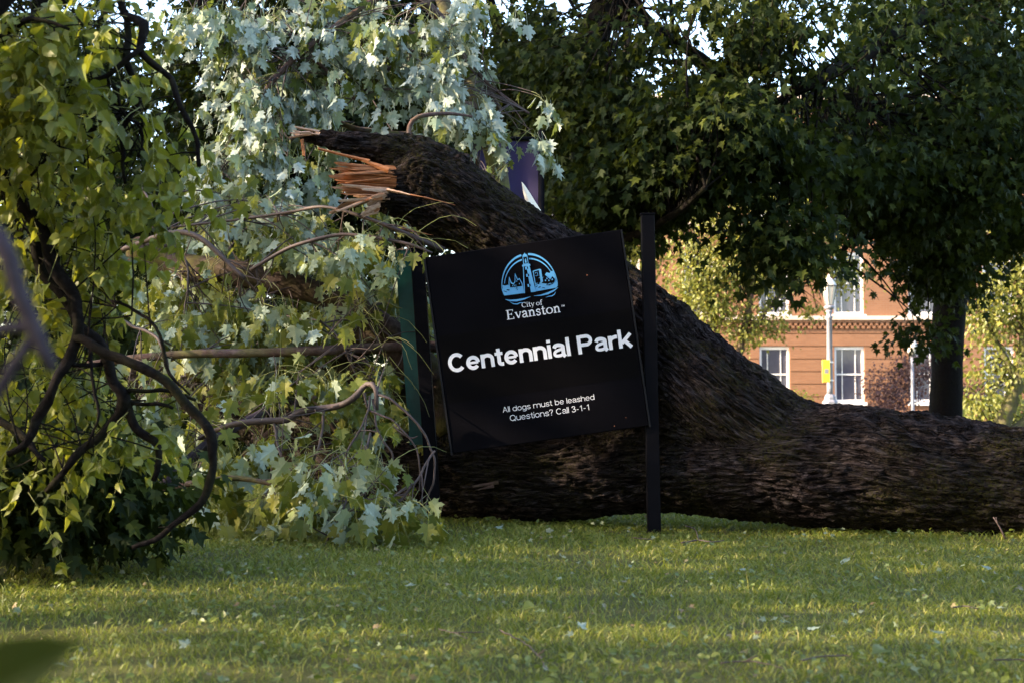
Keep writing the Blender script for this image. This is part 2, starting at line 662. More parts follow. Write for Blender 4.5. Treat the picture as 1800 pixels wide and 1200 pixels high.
def build_ground():
    xs = np.concatenate([[-900, -300, -100, -50, -30], np.linspace(-20, 20, 90), [30, 50, 100, 300, 900]])
    ys = np.concatenate([[-300, -100, -40, -15], np.linspace(-5, 28, 90), [34, 42, 60, 100, 300, 1200]])
    X, Y = np.meshgrid(xs, ys)
    Z = ground_z(X.ravel(), Y.ravel())
    Z[(np.abs(X.ravel()) > 19.9)] = 0
    v = np.stack([X.ravel(), Y.ravel(), Z], 1)
    nx = len(xs)
    i = np.arange(len(ys) - 1)[:, None] * nx + np.arange(nx - 1)[None, :]
    q = np.stack([i, i + 1, i + nx + 1, i + nx], -1).reshape(-1, 4)
    tag(link('lawn', mesh_np('lawn', v, [q], M['lawn'], True)), kind='structure')
    # pavement in front of the building, a low step above the lawn
    b = MB()
    b.box((-20, 44.6, -.3), (60, 47.2, .10))
    tag(link('pavement', b.mesh('pavement', M['paving'])), kind='structure')


build_ground()

# ------------------------------------------------------------------ the brick building
def build_building():
    Y0 = 50.0
    X0, X1, ZT = 0.2, 36.0, 11.2
    root = thing('brick_building', (9.0, Y0, 0), 'sunlit red brick building with white sash windows behind the fallen trunk', 'building')
    cols = [9.23 + 2.63 * k for k in range(-3, 10)]
    ww = 1.06
    rows = [(.80, 2.74), (3.86, 6.05), (7.4, 9.4)]
    # upper wall with openings
    b = MB()

    def quad(p):
        b.add(p, [(0, 1, 2, 3)])
    xs = [X0]
    for c in cols:
        xs += [c - ww / 2, c + ww / 2]
    xs.append(X1)
    zs = [0] + [z for r in rows for z in r] + [ZT]
    for i in range(len(xs) - 1):
        for j in range(len(zs) - 1):
            a, c, z0, z1 = xs[i], xs[i + 1], zs[j], zs[j + 1]
            win = (i % 2 == 1) and (j % 2 == 1)
            if not win:
                quad([(a, Y0, z0), (c, Y0, z0), (c, Y0, z1), (a, Y0, z1)])
            else:
                D = Y0 + .22
                quad([(a, Y0, z0), (a, D, z0), (a, D, z1), (a, Y0, z1)])
                quad([(c, D, z0), (c, Y0, z0), (c, Y0, z1), (c, D, z1)])
                quad([(a, Y0, z1), (a, D, z1), (c, D, z1), (c, Y0, z1)])
                quad([(a, D, z0), (a, Y0, z0), (c, Y0, z0), (c, D, z0)])
    YB = Y0 + 14
    quad([(X0, YB, 0), (X0, Y0, 0), (X0, Y0, ZT), (X0, YB, ZT)])
    quad([(X1, Y0, 0), (X1, YB, 0), (X1, YB, ZT), (X1, Y0, ZT)])
    quad([(X1, YB, 0), (X0, YB, 0), (X0, YB, ZT), (X1, YB, ZT)])
    part('wall', b, M['brick'], root)
    # ground storey: proud courses with recessed joints between them, one piece per pier
    segs = [(X0, cols[0] - ww / 2 - .0)] + [(cols[k] + ww / 2, cols[k + 1] - ww / 2) for k in range(len(cols) - 1)] + [(cols[-1] + ww / 2, X1)]
    hgt, gap = .405, .035
    z = .12
    n_c = 0
    shared = {}
    for k in range(8):
        z1 = min(z + hgt, 3.33)
        if z >= rows[0][1] - .12:
            spans = [(X0, X1)]
        elif z < rows[0][0] - .3:
            spans = [(X0, X1)]
        else:
            spans = segs
        if z1 - z > .1:
            for a, c in spans:
                if z < rows[0][1] < z1 and len(spans) == 1:
                    pass
                key = (round(c - a, 3), round(z1 - z, 3))
                if key not in shared:
                    q = MB()
                    q.box((-(c - a) / 2, -.045, 0), ((c - a) / 2, -.002, z1 - z))
                    shared[key] = q.mesh('brick_course', M['brick'])
                link('brick_course', shared[key], root, ((a + c) / 2 - 9.0, 0, z))
        z += hgt + gap
    # brick heads over the ground floor windows
    # belt course and dentils
    b = MB()
    b.box((X0 - .1, Y0 - .16, 3.66), (X1, Y0 - .002, 3.80))
    part('stone_band', b, M['stone'], root)
    b = MB()
    b.box((X0 - .05, Y0 - .10, 3.57), (X1, Y0 - .002, 3.655))
    part('brick_course', b, M['brick'], root)
    q = MB()
    q.box((-.05, -.10, 0), (.05, -.003, .10))
    dm = q.mesh('dentil', M['brick'])
    for r in range(2):
        for k in range(100):
            x = 5.6 + .19 * k + (.095 if r else 0)
            link('dentil', dm, root, (x - 9.0, 0, 3.46 - .105 * r))
    # third storey string course, cornice and roof
    b = MB()
    b.box((X0 - .1, Y0 - .12, 6.95), (X1, Y0 - .002, 7.1))
    part('stone_band', b, M['stone'], root)
    b = MB()
    b.box((X0 - .5, Y0 - .5, ZT + .002), (X1 + .5, YB + .5, ZT + .35))
    part('cornice', b, M['stone'], root)
    b = MB()
    zr = ZT + .352
    b.add([(X0 - .4, Y0 - .4, zr), (X1 + .4, Y0 - .4, zr), (X1 + .4, YB + .4, zr), (X0 - .4, YB + .4, zr), (X0 + 6, Y0 + 7, zr + .7), (X1 - 6, Y0 + 7, zr + .7)],
          [(0, 1, 5, 4), (2, 3, 4, 5)], [(1, 2, 5), (3, 0, 4)])
    part('roof', b, M['roof'], root)
    # windows
    for ri, (z0, z1) in enumerate(rows):
        h = z1 - z0
        f = MB()
        t = .085
        f.box((-ww / 2 + .003, .05, 0.0), (-ww / 2 + t, .16, h - .003))
        f.box((ww / 2 - t, .05, 0.0), (ww / 2 - .003, .16, h - .003))
        f.box((-ww / 2 + t, .05, h - t - .02), (ww / 2 - t, .16, h - .003))
        f.box((-ww / 2 + t, .05, 0.0), (ww / 2 - t, .16, t))
        f.box((-ww / 2 + t, .06, h / 2 - .025), (ww / 2 - t, .15, h / 2 + .025))
        fm = f.mesh('window', M['white_paint'])
        s = MB()
        s.box((-ww / 2 - .06, -.12, -.12), (ww / 2 + .06, .05, -.004))
        sm = s.mesh('sill', M['white_paint'])
        wi = ww - 2 * t
        mu = MB()
        mu.box((-.013, .09, t), (.013, .125, h - t - .02))
        mm = mu.mesh('muntin', M['white_paint'])
        px = [-wi / 2, -wi / 2 + wi * .24, -wi / 2 + wi * .76, wi / 2]
        pm = []
        for i in range(3):
            p = MB()
            p.box((px[i] + (.014 if i else 0), .11, 0), (px[i + 1] - (.014 if i < 2 else 0), .118, h / 2 - t - .03))
            pm.append(p.mesh('pane', M['glass']))
        for c in cols:
            w = link('window', fm, root, (c - 9.0, 0, z0))
            link('sill', sm, w)
            for x in px[1:3]:
                link('muntin', mm, w, (x, 0, 0))
            for i in range(3):
                link('pane', pm[i], w, (0, 0, t))
                link('pane', pm[i], w, (0, 0, h / 2 + .025))


build_building()

# ------------------------------------------------------------------ leaf shapes (blade in local XY, tip towards +Y, face towards +Z)
def fan(outline, ctr, zfun):
    o = np.array(outline, float)
    v = np.concatenate([[ctr], o])
    v3 = np.stack([v[:, 0], v[:, 1], zfun(v[:, 0], v[:, 1])], 1)
    n = len(o)
    t = [(0, i + 1, (i + 1) % n + 1) for i in range(n)]
    return v3, np.array(t)


def with_petiole(v, t, L, drop):
    n = len(v)
    w = .012
    pv = np.array([(-w, 0.02, -.003), (w, 0.02, -.003), (-w, -L * .5, drop * .6), (w, -L * .5, drop * .6), (-w, -L, drop * 2), (w, -L, drop * 2)])
    pt = np.array([(0, 2, 1), (1, 2, 3), (2, 4, 3), (3, 4, 5)]) + n
    return np.concatenate([v, pv]), np.concatenate([t, pt])


def maple_shape(k, pet=True):
    half = [(.05, .02), (.20, -.05), (.26, .07), (.44, .10), (.30, .19), (.27, .26), (.42, .33), (.56, .56), (.40, .52), (.33, .60), (.20, .48),
            (.15, .60), (.26, .76), (.12, .80), (.0, 1.04)]
    r = np.random.RandomState(k)
    h = [(x * (1 + r.uniform(-.1, .1)), y + r.uniform(-.03, .03)) for x, y in half]
    o = [(0, .0)] + h + [(-x * (1 + r.uniform(-.08, .08)), y + r.uniform(-.02, .02)) for x, y in h[-2::-1]]
    c1, c2 = r.uniform(.25, .6), r.uniform(.1, .5)
    v, t = fan(o, (0, .36), lambda x, y: np.abs(x) * c1 * .6 - c2 * (y - .2) ** 2 * .5 - x * x * .5 * c2)
    if pet:
        v, t = with_petiole(v, t, .75, -.05)
    return v, t


def heart_shape(k, pet=True):
    half = [(.14, -.07), (.30, -.02), (.40, .14), (.40, .32), (.33, .48), (.22, .66), (.10, .84), (0, 1.02)]
    r = np.random.RandomState(k + 50)
    h = [(x * (1 + r.uniform(-.08, .08)), y) for x, y in half]
    hs = []
    for (xa, ya), (xb, yb) in zip(h[:-1], h[1:]):
        hs += [(xa * 1.04, ya), ((xa + xb) / 2 * .93 + .004, (ya + yb) / 2 + .03)]
    h = hs + [h[-1]]
    o = [(0, .0)] + h + [(-x, y) for x, y in h[-2::-1]]
    c1, c2 = r.uniform(.15, .5), r.uniform(.1, .5)
    v, t = fan(o, (0, .33), lambda x, y: np.abs(x) * c1 - c2 * (y - .2) ** 2 * .7)
    if pet:
        v, t = with_petiole(v, t, .5, -.05)
    return v, t


def star_shape(k):
    half = [(.22, .0), (.42, .16), (.27, .24), (.50, .58), (.17, .52), (0, 1.0)]
    r = np.random.RandomState(k + 90)
    o = [(0, .02)] + half + [(-x, y) for x, y in half[-2::-1]]
    c1 = r.uniform(.1, .5)
    return fan(o, (0, .33), lambda x, y: np.abs(x) * c1 - .3 * (y - .2) ** 2)


def oval_shape(k):
    o = [(0, 0), (.3, .25), (.3, .6), (0, 1), (-.3, .6), (-.3, .25)]
    v, t = fan(o, (0, .45), lambda x, y: np.abs(x) * .3 - .2 * (y - .3) ** 2)
    return v, t


def quad_shape(k):
    v = np.array([(0, 0, 0), (.34, .45, .08), (0, 1, -.08), (-.34, .45, .08)])
    return v, np.array([(0, 1, 2), (0, 2, 3)])


MAPLE = [maple_shape(k) for k in range(4)]
HEART = [heart_shape(k) for k in range(4)]
STAR = [star_shape(k) for k in range(3)]
OVAL = [oval_shape(0)]
QUAD = [quad_shape(0)]


def leaf_frames(y, n):
    y = nrm(y)
    n = n - y * np.sum(n * y, 1, keepdims=True)
    n = nrm(n)
    x = np.cross(y, n)
    return np.stack([x, y, n], -1)          # columns


def leaves_mesh(name, shapes, pos, F, size, m, off):
    V, T, n = [], [], 0
    which = np.arange(len(pos)) % len(shapes)
    for k, (sv, st) in enumerate(shapes):
        s = which == k
        if not s.any():
            continue
        p, f, z = pos[s], F[s], size[s]
        v = np.einsum('nij,vj->nvi', f, sv) * z[:, None, None] + p[:, None, :]
        t = st[None] + (np.arange(len(p)) * len(sv))[:, None, None]
        V.append(v.reshape(-1, 3))
        T.append(t.reshape(-1, 3) + n)
        n += v.shape[0] * v.shape[1]
    return mesh_np(name, np.concatenate(V) - off, [np.concatenate(T)], m)


def leaf_parts(root, shapes, pos, F, size, m, n_single, mass_name='foliage'):
    """the leaves that show largest become parts of their own, the rest one mass"""
    off = off_of(root)
    single = np.zeros(len(pos), bool)
    if n_single:
        px, py, f = proj(pos)
        infr = (px > 10) & (px < 1790) & (py > 10) & (py < 1190) & (f > .3)
        view = nrm(np.array((0, 0, CAM_H)) - pos)
        face = np.abs(np.sum(F[:, :, 2] * view, 1))
        sc = np.where(infr, size / np.maximum(f, .3) ** 1.6 * (.35 + face), -1)
        idx = np.argsort(-sc)[:n_single]
        idx = idx[sc[idx] > 0]
        single[idx] = True
        me = [mesh_np('leaf', sv, [st], m) for sv, st in shapes]
        for i in idx:
            o = bpy.data.objects.new('leaf', me[i % len(me)])
            COL.objects.link(o)
            o.parent = root
            Mx = Matrix((F[i] * size[i]).tolist()).to_4x4()
            Mx.translation = Vector(pos[i] - off)
            o.matrix_local = Mx
    r = ~single
    if r.any():
        link(mass_name, leaves_mesh(mass_name, shapes, pos[r], F[r], size[r], m, off), root, kind='stuff')


def rand_dirs(n, r):
    return nrm(r.normal(size=(n, 3)))


TOCAM = np.array((0, -1.0, .12))


def clear_of(pos, paths, seed):
    """keep mask: thins leaves that would hang right in front of limbs; paths: [(limb pixel path, half width px, share kept)]"""
    r = np.random.RandomState(seed)
    px, py, f = proj(pos)
    keep = np.ones(len(pos), bool)
    for pp, hw, share in paths:
        q, _ = pix_path(pp, .06)
        lx, ly, lf = proj(q)
        d = np.hypot(px[:, None] - lx[None], py[:, None] - ly[None])
        i = d.argmin(1)
        hit = (d[np.arange(len(pos)), i] < hw) & (f < lf[i] + .05)
        keep &= ~(hit & (r.rand(len(pos)) > share))
    return keep


class Spray:
    """drooping leafy twigs: collects twig tubes and leaves"""

    def __init__(s, seed):
        s.r = np.random.RandomState(seed)
        s.tw = MB()
        s.pos, s.y, s.n, s.z = [], [], [], []

    def add(s, o, d, L, size, back=.5, nodes=6, droop=1.0, thick=.003, cam_face=1.0, start=.3, pet=.6, jit=.32):
        r = s.r
        d = nrm(d)
        p = np.array(o, float)
        pts = [p]
        st = L / nodes
        for i in range(nodes):
            d = nrm(d + np.array((0, 0, -1.0)) * droop * .28 + r.normal(size=3) * .13)
            p = p + d * st
            pts.append(p)
            if i + 1 < nodes * start:
                continue
            side = nrm(np.cross(d, (0, 0, 1.0)) + 1e-3)
            rot = r.uniform(-.7, .7)
            for sg in (-1, 1):
                if r.rand() < .08:
                    continue
                sz = size * r.uniform(.62, 1.12)
                pd = nrm(side * sg * .8 + d * .5 + np.array((0, 0, -.35 + rot * sg * .5)) + r.normal(size=3) * .3)
                s.leaf(p + pd * sz * pet, nrm(pd * .55 + np.array((0, 0, -.85)) * droop + r.normal(size=3) * jit), sz, back, cam_face)
        s.leaf(p + d * size * .5, nrm(d * .6 + np.array((0, 0, -.8)) * droop + r.normal(size=3) * .3), size * r.uniform(.7, 1.1), back, cam_face)
        s.tw.tube(pts, np.linspace(thick, thick * .45, len(pts)), 4, False)

    def leaf(s, pos, y, size, back, cam_face):
        r = s.r
        sg = -1 if r.rand() < back else 1
        n = r.normal(size=3) + TOCAM * .35 * sg
        if n @ TOCAM * sg < 0:
            n = -n
        s.pos.append(pos)
        s.y.append(y)
        s.n.append(n)
        s.z.append(size)

    def arrays(s):
        pos, y, n, z = map(np.array, (s.pos, s.y, s.n, s.z))
        return pos, leaf_frames(y, n), z


def stems(mb, skel, targets, r, thick=.006, maxd=1.6, seg=4, sag=.08):
    """thin branchlets from the nearest point of a skeleton to each target"""
    for t in targets:
        d = np.linalg.norm(skel - t, axis=1)
        i = int(np.argmin(d))
        near = np.nonzero(d < d[i] * 1.35 + .15)[0]
        i = int(near[r.randint(len(near))])
        L = d[i]
        if L < .05 or L > maxd:
            continue
        a = skel[i]
        mid = (a + t) / 2 + r.normal(size=3) * L * .10 + np.array((0, 0, L * sag))
        u = np.linspace(0, 1, 6)[:, None]
        pts = a * (1 - u) ** 2 + 2 * mid * u * (1 - u) + t * u ** 2
        mb.tube(pts, np.linspace(thick * (.8 + L * .5), thick * .45, 6), seg, False)


# ------------------------------------------------------------------ background trees
def clump_tree(name, label, cat, base, trunk, limbs, blobs, shapes, m, leaf, per, seed, bark, n_single=0, group=None, sig=(.30, .30, .17),
               twig=.010, droop=.6, maxd=4.0, holes=(), trunk_mat=None):
    """trunk / limbs: pixel paths; blobs: (px, py, d, rx, ry, rz metres, clumps)"""
    r = np.random.RandomState(seed)
    root = thing(name, base, label, cat, group)
    sk = []
    if trunk:
        p, q = pix_path(trunk, .12)
        sk.append(p)
        b = MB()
        b.add(*gnarly_tube(p, q, 30, seed, .06, .012))
        part('trunk', b, trunk_mat or bark, root, True)
    for k, l in enumerate(limbs):
        p, q = pix_path(l, .12)
        sk.append(p)
        b = MB()
        b.add(*gnarly_tube(p, q, 14, seed + k + 1, .10, .006))
        part('limb', b, bark, root, True)
    cen = []
    for px, py, d, rx, ry, rz, n in blobs:
        c = P(px, py, d)
        u = rand_dirs(n, r) * (r.rand(n, 1) ** (1 / 2.2))
        cen.append(c + u * np.array((rx, ry, rz)))
    cen = np.concatenate(cen)
    cen = cen[cen[:, 2] > .25]
    tw = MB()
    if sk:
        skel = np.concatenate(sk)
        stems(tw, skel, cen, r, twig, maxd, 4, .05)
    n = len(cen)
    k = per
    ctr = np.repeat(cen, k, axis=0)
    loc = r.normal(size=(n * k, 3)) * np.array(sig)
    # each clump hangs: pieces farther from its centre sit lower
    loc[:, 2] -= (np.abs(loc[:, 0]) + np.abs(loc[:, 1])) * .25
    pos = ctr + loc
    out = nrm(loc + 1e-4)
    y = nrm(out * .7 + np.array((0, 0, -droop)) + r.normal(size=pos.shape) * .35)
    nn = nrm(np.array((0, 0, .9)) + out * .5 + r.normal(size=pos.shape) * .75)
    z = leaf * r.uniform(.65, 1.15, len(pos))
    ok = pos[:, 2] > .05
    if holes:
        qx, qy, _ = proj(pos)
        wob = pn(np.stack([qx / 22, qy / 22, qx * 0 + seed], 1))
        for hx, hy, hr, share in holes:
            inside = np.hypot(qx - hx, qy - hy) < hr * (1 + 1.1 * wob)
            ok &= ~(inside & (r.rand(len(pos)) > share))
    leaf_parts(root, shapes, pos[ok], leaf_frames(y, nn)[ok], z[ok], m, n_single)
    if not tw.empty():
        part('twigs', tw, M['bark_dark'], root, True, 'stuff')
    return root


# breaks in the dark crowns where sky, brick or the lamp shows through: pixel, radius, share of leaves left
GAPS = [(1459, 515, 40, .05), (1215, 40, 30, .4), (1250, 85, 26, .35), (1130, 20, 20, .4), (1445, 75, 32, .4), (1415, 110, 22, .35), (1480, 60, 20, .4), (1385, 180, 26, .3), (1552, 215, 18, .3), (1020, 215, 12, .3), (1000, 40, 16, .4), (1610, 320, 14, .3), (1655, 318, 10, .3), (1210, 500, 40, .4), (1500, 450, 24, .4)]


def build_background():
    g = 'big shade trees behind the fallen trunk'
    # the tree whose bare trunk stands in front of the building
    D = 21
    clump_tree('maple_tree', 'dark green maple whose straight bare trunk stands right of the lamp posts', 'tree', P(1660, 797, D),
               [(1657, 800, D, 34), (1661, 730, D, 28), (1665, 640, D, 26), (1669, 560, D, 27), (1677, 470, D, 29), (1690, 380, D, 31), (1715, 240, D, 29), (1728, 80, D, 26), (1735, -90, D, 22), (1745, -300, D, 14)],
               [[(1690, 470, D, 17), (1735, 430, D - .3, 14), (1800, 395, D - .8, 11), (1890, 340, D - 1.2, 7)],
                [(1730, -40, D, 16), (1690, -30, D - 2, 15), (1640, 15, D - 4, 15), (1580, 60, D - 5, 13), (1500, 108, D - 6, 12), (1430, 145, D - 7, 10), (1360, 185, D - 7, 7), (1310, 235, D - 7, 4)],
                [(1700, 330, D, 14), (1620, 250, D - 2, 12), (1540, 200, D - 4, 9), (1450, 160, D - 5, 7), (1400, 190, D - 6, 4)],
                [(1672, 520, D, 12), (1600, 430, D - 1.5, 9), (1530, 410, D - 3, 7), (1490, 430, D - 3.5, 5), (1478, 455, D - 3.6, 4), (1490, 470, D - 3.6, 2.5)],
                [(1716, 200, D, 14), (1800, 100, D - 3, 11), (1900, 40, D - 4, 8)]],
               [(1700, 110, D - 3, 1.5, 2.2, 1.3, 100), (1600, 240, D - 4, 1.2, 2.0, .9, 74), (1760, 240, D - 3, 1.0, 1.8, 1.0, 74), (1650, 310, D - 3.5, 1.0, 1.6, .7, 62),
                (1500, 285, D - 5, .8, 1.5, .44, 36), (1500, 230, D + 3, 1.6, 1, 1.0, 40), (1640, 330, D + 3, 1.2, 1, .8, 26), (1450, 100, D - 7, .9, 1.5, .45, 9), (1370, 20, D - 7, .6, 1.5, .45, 15), (1560, 20, D - 5, .9, 2, .45, 17),
                (1640, 430, D - 2, .50, .8, .45, 38), (1560, 360, D - 3.5, .6, 1.0, .32, 26), (1385, 395, D - 7, .36, .6, .36, 18), (1418, 455, D - 7, .10, .3, .16, 5),
                (1622, 578, D - 2.5, .18, .3, .10, 5), (1675, 475, D - 1.4, .34, .3, .26, 18), (1790, 395, D - 2, .5, .9, .35, 20), (1340, 250, D - 7, .5, 1, .40, 26),
                (1750, -150, D - 2, 3, 3.4, 1.6, 130)],
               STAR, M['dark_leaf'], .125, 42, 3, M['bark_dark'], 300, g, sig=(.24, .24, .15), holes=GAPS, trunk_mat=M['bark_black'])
    # the tree behind the middle of the picture
    D = 16
    clump_tree('maple_tree', 'dark leafy tree with forked trunk directly behind the leaning sign panel', 'tree', P(1010, 830, D),
               [(1005, 835, D, 44), (1010, 600, D, 36), (1010, 430, D, 34), (1003, 300, D, 32), (1015, 180, D, 30), (1045, 60, D, 27), (1085, -60, D, 22), (1110, -260, D, 14)],
               [[(1010, 420, D, 26), (1090, 330, D - .4, 25), (1190, 250, D - .8, 25), (1270, 160, D - 1, 25), (1325, 70, D - 1.2, 23), (1370, -60, D - 1.4, 18)],
                [(1040, 70, D, 14), (1100, 10, D - 1, 11), (1135, -60, D - 2, 8)],
                [(1270, 160, D - 1, 12), (1240, 110, D - 1.3, 10), (1110, 20, D - 1.6, 8), (1080, -40, D - 2, 6)],
                [(1003, 300, D, 14), (930, 190, D + .6, 12), (880, 60, D + 1, 9), (850, -40, D + 1, 7)],
                [(1010, 400, D, 12), (1090, 420, D - 1.5, 9), (1180, 380, D - 2.5, 6), (1240, 330, D - 3, 4)]],
               [(1040, 240, D - 1.0, .75, 1.3, .75, 68), (1170, 220, D - 2, .7, 1.1, .60, 56), (1270, 230, D - 2.5, .6, .9, .48, 44), (1060, 330, D - 1.5, .6, 1.0, .40, 46), (1190, 300, D - 2.2, .5, .7, .33, 32),
                (990, 120, D - .6, .65, 1.4, .55, 46), (1130, 100, D - 1.5, .6, 1.2, .4, 9), (1260, 60, D - 2, .7, 1.2, .45, 15), (920, 60, D + .6, .6, 1.2, .45, 32), (900, 190, D + .6, .45, 1.0, .5, 26),
                (1110, 350, D + 1, .9, .6, .4, 34), (950, 330, D + 1.5, .8, .5, .5, 26), (1110, -270, D - 1, 2.2, 2.6, 1.0, 110), (1000, 480, D + 1.5, .6, .5, .5, 16)],
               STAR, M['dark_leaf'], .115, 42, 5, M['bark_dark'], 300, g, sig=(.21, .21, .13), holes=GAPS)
    # dark trees behind the fallen crown on the left
    D = 19
    clump_tree('shade_tree', 'dark tree filling the gap behind the silver leaves', 'tree', P(560, 830, D),
               [(560, 840, D, 40), (565, 600, D, 34), (560, 400, D, 32), (580, 200, D, 28), (600, 0, D, 22), (610, -260, D, 14)],
               [[(562, 380, D, 18), (480, 240, D - 1, 14), (400, 90, D - 1, 10), (330, -40, D - 1, 7)], [(575, 260, D, 18), (680, 130, D - .5, 14), (780, -20, D - .5, 9)],
                [(560, 460, D, 16), (430, 400, D - 1, 12), (300, 330, D - 1.5, 7)], [(562, 420, D, 14), (700, 330, D - 1, 10), (800, 290, D - 1.2, 6)]],
               [(420, 330, D - .5, 1.3, 1.2, .8, 95), (560, 200, D - .5, 1.3, 1.3, .9, 105), (700, 150, D - .5, 1.1, 1.2, .8, 85), (760, 330, D - .3, .8, .8, .7, 60), (350, 170, D, .8, 1.2, .8, 50),
                (600, 450, D, 1.6, .9, .9, 100), (400, 560, D, 1.5, .9, .9, 80), (640, 30, D, 1.4, 1.5, .6, 70), (460, 30, D, 1.0, 1.5, .5, 45), (250, 420, D, 1.0, 1, 1.0, 60), (600, -190, D, 3.2, 3, 1.3, 120)],
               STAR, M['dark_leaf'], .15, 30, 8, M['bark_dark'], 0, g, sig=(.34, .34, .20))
    D = 24
    clump_tree('shade_tree', 'dim green tree far behind the arching heart-leaved branches', 'tree', P(60, 800, D),
               [(60, 800, D, 36), (66, 500, D, 30), (70, 200, D, 25), (80, -100, D, 16)],
               [[(66, 480, D, 16), (160, 330, D, 12), (260, 240, D, 6)], [(68, 420, D, 16), (-40, 260, D, 12), (-140, 100, D, 6)]],
               [(60, 150, D, 2.2, 1.5, 1.6, 170), (190, 330, D, 1.4, 1.2, 1.2, 90), (30, 420, D, 2.0, 1.2, 1.3, 110), (150, 600, D, 2.4, 1.2, 1.2, 120), (80, -200, D, 3, 2.5, 1.8, 120), (330, 620, D, 1.6, 1, 1.0, 70)],
               STAR, M['dark_leaf'], .18, 26, 9, M['bark_dark'], 0, g, sig=(.42, .42, .25))
    # undergrowth that closes the view behind the fallen crown
    g2 = 'shrubs behind the fallen tree'
    for i, (px, D, h, lab) in enumerate(((150, 15, 1.7, 'dark shrub low behind the left end of the fallen crown'), (480, 14.5, 1.6, 'dark shrub behind the middle of the fallen crown'),
                                         (760, 14.5, 1.5, 'dark shrub behind the left sign post'))):
        c = P(px, 707, D)
        clump_tree('shrub', lab, 'shrub', (c[0], D, 0), [], [], [(px, 740, D, 1.15, .7, h * .55, 85), (px + 60, 640, D, .9, .6, h * .4, 45)], STAR, M['dark_leaf'], .13, 34, 20 + i,
                   M['bark_dark'], 0, g2, sig=(.2, .2, .15))
    clump_tree('shrub', 'dark low shrub on the grass under the arching branches at the left edge', 'shrub', (P(70, 900, 6.5)[0], 6.5, 0), [], [],
               [(40, 840, 6.4, .52, .35, .26, 80), (190, 860, 6.6, .34, .3, .16, 30), (0, 720, 7.0, .5, .3, .4, 40)], STAR, M['dark_leaf'], .085, 34, 31, M['bark_dark'], 0, g2, sig=(.12, .12, .09))
    # sunlit small trees before the building
    D = 40
    clump_tree('small_tree', 'yellow-green sunlit tree in front of the brick wall, between trunk and lamp post', 'tree', P(1290, 755, D),
               [(1290, 756, D, 9), (1292, 700, D, 7), (1300, 620, D, 6), (1320, 520, D, 5), (1330, 420, D, 3)],
               [[(1295, 660, D, 5), (1250, 560, D, 3.5), (1215, 470, D, 2)], [(1305, 600, D, 4), (1370, 520, D, 3), (1420, 470, D, 2)]],
               [(1240, 490, D, 1.1, .9, 1.3, 120), (1330, 450, D, 1.3, .9, 1.0, 130), (1420, 440, D, 1.0, .8, .7, 40), (1330, 560, D, 1.1, .8, .7, 40), (1240, 600, D, .5, .6, .5, 14), (1430, 540, D, .45, .5, .35, 11), (1290, 370, D, 1.6, 1, .9, 60), (1480, 480, D, .6, .6, .5, 18)],
               OVAL, M['lit_leaf'], .115, 32, 12, M['bark_smooth'], 0, 'sunlit small trees before the building', sig=(.30, .30, .2), twig=.014, holes=[(1362, 655, 54, .0), (1420, 625, 60, .1), (1480, 560, 40, .3)])
    D = 34
    clump_tree('small_tree', 'light green tree with pale slanting trunk at the right edge', 'tree', P(1755, 765, D),
               [(1752, 768, D, 15), (1775, 710, D, 13), (1795, 650, D, 11), (1802, 560, D, 9), (1790, 450, D, 6)],
               [[(1790, 670, D, 7), (1750, 600, D, 5), (1715, 540, D, 3)], [(1800, 580, D, 7), (1850, 500, D, 4)], [(1757, 762, D, 9), (1800, 740, D, 8), (1850, 660, D, 6)]],
               [(1740, 540, D, .7, .9, .8, 46), (1800, 480, D, 1.0, 1, 1.0, 60), (1760, 640, D, .7, .7, .5, 22), (1730, 690, D, .5, .5, .3, 10), (1860, 560, D, 1.0, 1, 1.2, 40), (1770, 400, D, .9, 1, .7, 40)],
               OVAL, M['lit_leaf'], .13, 26, 13, M['bark_moss'], 0, 'sunlit small trees before the building', sig=(.26, .26, .18), twig=.014)
    D = 46
    clump_tree('shrub', 'purple-brown shrub against the brick wall beside the white window', 'shrub', (P(1580, 740, D)[0], D, 0), [], [],
               [(1575, 670, D, 1.0, .6, .65, 45), (1560, 705, D, .75, .5, .45, 26), (1610, 640, D, .8, .5, .5, 30), (1700, 690, D, .8, .5, .5, 22)], OVAL, M['purple_leaf'], .10, 34, 15, M['bark_dark'], 0, None, sig=(.20, .20, .16))
    clump_tree('shrub', 'small bright green shrub below the left white window', 'shrub', (P(1405, 740, D)[0], D, 0), [], [],
               [(1402, 706, D, .55, .5, .36, 26), (1395, 730, D, .6, .5, .3, 20)], OVAL, M['lit_leaf'], .10, 34, 16, M['bark_dark'], 0, None, sig=(.16, .16, .12))
    clump_tree('shrub', 'dark green shrub at the foot of the pale slanting trunk', 'shrub', (P(1740, 740, 38)[0], 38, 0), [], [],
               [(1740, 725, 38, .9, .5, .4, 34), (1800, 730, 38, .9, .5, .45, 34)], OVAL, M['far_leaf'], .12, 30, 17, M['bark_dark'], 0, None, sig=(.2, .2, .14))
    # a tall street tree behind, seen as yellow-green flecks between the dark crowns
    D = 43.4
